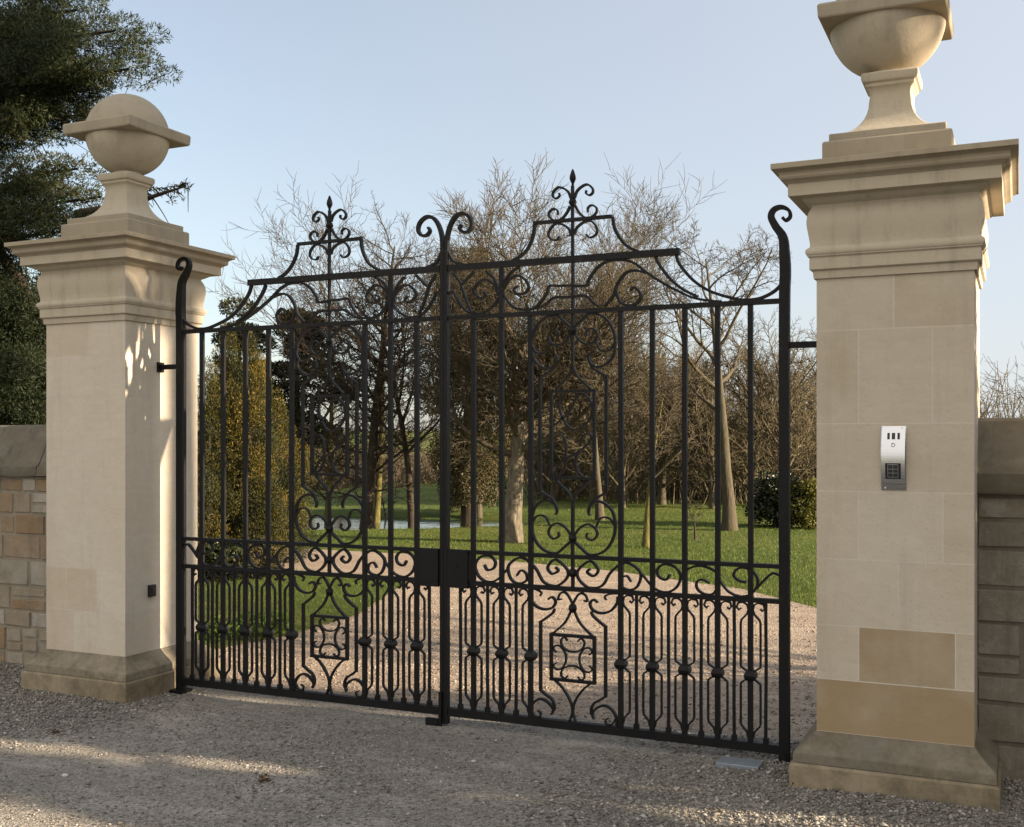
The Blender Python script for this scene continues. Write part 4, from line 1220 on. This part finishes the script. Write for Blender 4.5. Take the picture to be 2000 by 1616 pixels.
thicket('far_woodland', [(420,1080,42,52,868,1500),(560,760,38,44,905,250)], 'distant brown bare wood beyond the lake', M['twig'], 2)

# ------------------------------------------------------------------ small litter on the gravel
def litter(x, y, n, r, label):
    t = empty('leaf_clump', (x, y, fz(x, y)), label, 'leaf litter')
    C = np.array([(rng.uniform(-r,r), rng.uniform(-r*.6,r*.6), .008) for _ in range(6)]); S = np.full((6,3), r*.35); S[:,2] = .008
    V, Fa, tone = leaf_cloud(C, S, n, .012, up=.1)
    np_mesh('dead_leaf', V, Fa, M['brownleaf'], tone, t)
fl = scatter(110, -4.2, 3.4, -2.6, .3, lambda x, y: 0 if blocked(x, y) else (.35 if abs(x) < 1.6 else 1))
fP = np.array([(x, y, fz(x, y)+.010) for x, y in fl])
V, Fa, tone = leaf_cloud(fP, np.full((len(fP),3), .004), 150, .011, up=.15, aspect=1.6)
tag(np_mesh('fallen_leaves', V, Fa, M['brownleaf'], tone), 'few small dead leaves blown over the forecourt gravel', kind='stuff')
p = g1(510,1527); litter(p[0], p[1], 46, .030, 'small clump of brown dead leaves in the middle of the forecourt')
p = g1(107,1435); litter(p[0], p[1], 30, .022, 'small brown dead leaf clump on the gravel near the rubble wall')
def pebble(px, py, s, label, tn):
    x, y = g1(px, py)
    bm = bmesh.new(); bmesh.ops.create_icosphere(bm, subdivisions=2, radius=s)
    for v in bm.verts: v.co = Vector((v.co.x*1.3*(1+random.uniform(-.08,.08)), v.co.y*(1+random.uniform(-.08,.08)), v.co.z*.65))
    me = bpy.data.meshes.new('pebble'); bm.to_mesh(me); bm.free(); me.materials.append(M['chip'])
    a = me.attributes.new('tone', 'FLOAT', 'FACE'); a.data.foreach_set('value', [tn]*len(me.polygons))
    me.polygons.foreach_set('use_smooth', [True]*len(me.polygons))
    o = bpy.data.objects.new('pebble', me); col.objects.link(o); o.location = (x, y, fz(x, y)+s*.3)
    tag(o, label, 'pebble')
pebble(127,1517,.015,'pale pebble lying alone on the gravel at the near edge of the forecourt',1.0)
pebble(925,1486,.010,'small white pebble on the gravel in front of the drop bolt',1.0)

# ------------------------------------------------------------------ light, sky, camera
EL, AZ = SUN_EL, SUN_AZ
S = Vector((math.cos(EL)*math.cos(AZ), math.cos(EL)*math.sin(AZ), math.sin(EL)))
sl = bpy.data.lights.new('sun', 'SUN'); sl.energy = 4.6; sl.angle = R(.55); sl.color = (1.0,.80,.58)
so = bpy.data.objects.new('sun', sl); col.objects.link(so)
so.rotation_euler = (-S).to_track_quat('-Z', 'Y').to_euler()

w = bpy.data.worlds.new('World'); scene.world = w; w.use_nodes = True
nt = w.node_tree; bg = nt.nodes['Background']
sky = nt.nodes.new('ShaderNodeTexSky'); sky.sky_type = 'NISHITA'; sky.sun_disc = False
sky.sun_elevation = EL; sky.sun_rotation = math.pi/2-AZ
sky.air_density = 1.0; sky.dust_density = 1.2; sky.ozone_density = 1.0; sky.altitude = 0
hs = nt.nodes.new('ShaderNodeHueSaturation'); hs.inputs['Saturation'].default_value = .74
nt.links.new(sky.outputs[0], hs.inputs['Color'])
# added bright warm fill in the sky behind the camera, lifting the shaded fronts
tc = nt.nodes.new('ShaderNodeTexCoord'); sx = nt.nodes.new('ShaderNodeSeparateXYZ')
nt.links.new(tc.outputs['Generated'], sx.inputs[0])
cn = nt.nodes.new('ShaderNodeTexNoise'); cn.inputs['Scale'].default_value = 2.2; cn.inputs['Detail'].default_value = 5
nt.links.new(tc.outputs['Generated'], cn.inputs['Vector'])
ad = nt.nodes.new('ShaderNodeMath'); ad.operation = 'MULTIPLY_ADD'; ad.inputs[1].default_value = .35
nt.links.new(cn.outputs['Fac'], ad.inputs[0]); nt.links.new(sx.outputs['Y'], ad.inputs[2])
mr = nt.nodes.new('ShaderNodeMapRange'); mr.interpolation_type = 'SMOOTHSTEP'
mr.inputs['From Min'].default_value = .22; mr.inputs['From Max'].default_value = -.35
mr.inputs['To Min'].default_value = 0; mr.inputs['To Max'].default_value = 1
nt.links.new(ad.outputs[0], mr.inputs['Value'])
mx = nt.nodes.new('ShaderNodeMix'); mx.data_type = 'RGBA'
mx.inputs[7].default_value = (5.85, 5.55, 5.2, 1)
# milky haze on the sun's side of the sky
mr2 = nt.nodes.new('ShaderNodeMapRange'); mr2.interpolation_type = 'SMOOTHSTEP'
mr2.inputs['From Min'].default_value = -1.15; mr2.inputs['From Max'].default_value = .35
mr2.inputs['To Min'].default_value = 0; mr2.inputs['To Max'].default_value = .8
nt.links.new(sx.outputs['X'], mr2.inputs['Value'])
mx2 = nt.nodes.new('ShaderNodeMix'); mx2.data_type = 'RGBA'; mx2.inputs[7].default_value = (3.25, 3.45, 3.85, 1)
nt.links.new(mr2.outputs[0], mx2.inputs[0]); nt.links.new(hs.outputs[0], mx2.inputs[6])
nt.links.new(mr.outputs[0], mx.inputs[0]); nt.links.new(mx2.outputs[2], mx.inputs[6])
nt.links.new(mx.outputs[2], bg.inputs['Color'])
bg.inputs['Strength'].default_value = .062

cam = bpy.data.cameras.new('camera'); co = bpy.data.objects.new('camera', cam); col.objects.link(co)
co.location = (CAM[0], CAM[1], EYE); co.rotation_euler = (R(90), 0, YAW)
cam.sensor_width = 36; cam.lens = 36*2168/2000; cam.shift_y = 52/2000
cam.clip_start = .05; cam.clip_end = 2000
scene.camera = co
vs_ = scene.view_settings
vs_.view_transform = 'Standard'; vs_.look = 'None'; vs_.exposure = 1.9; vs_.gamma = 1
scene.cycles.max_bounces = 8
scene.cycles.use_denoising = True
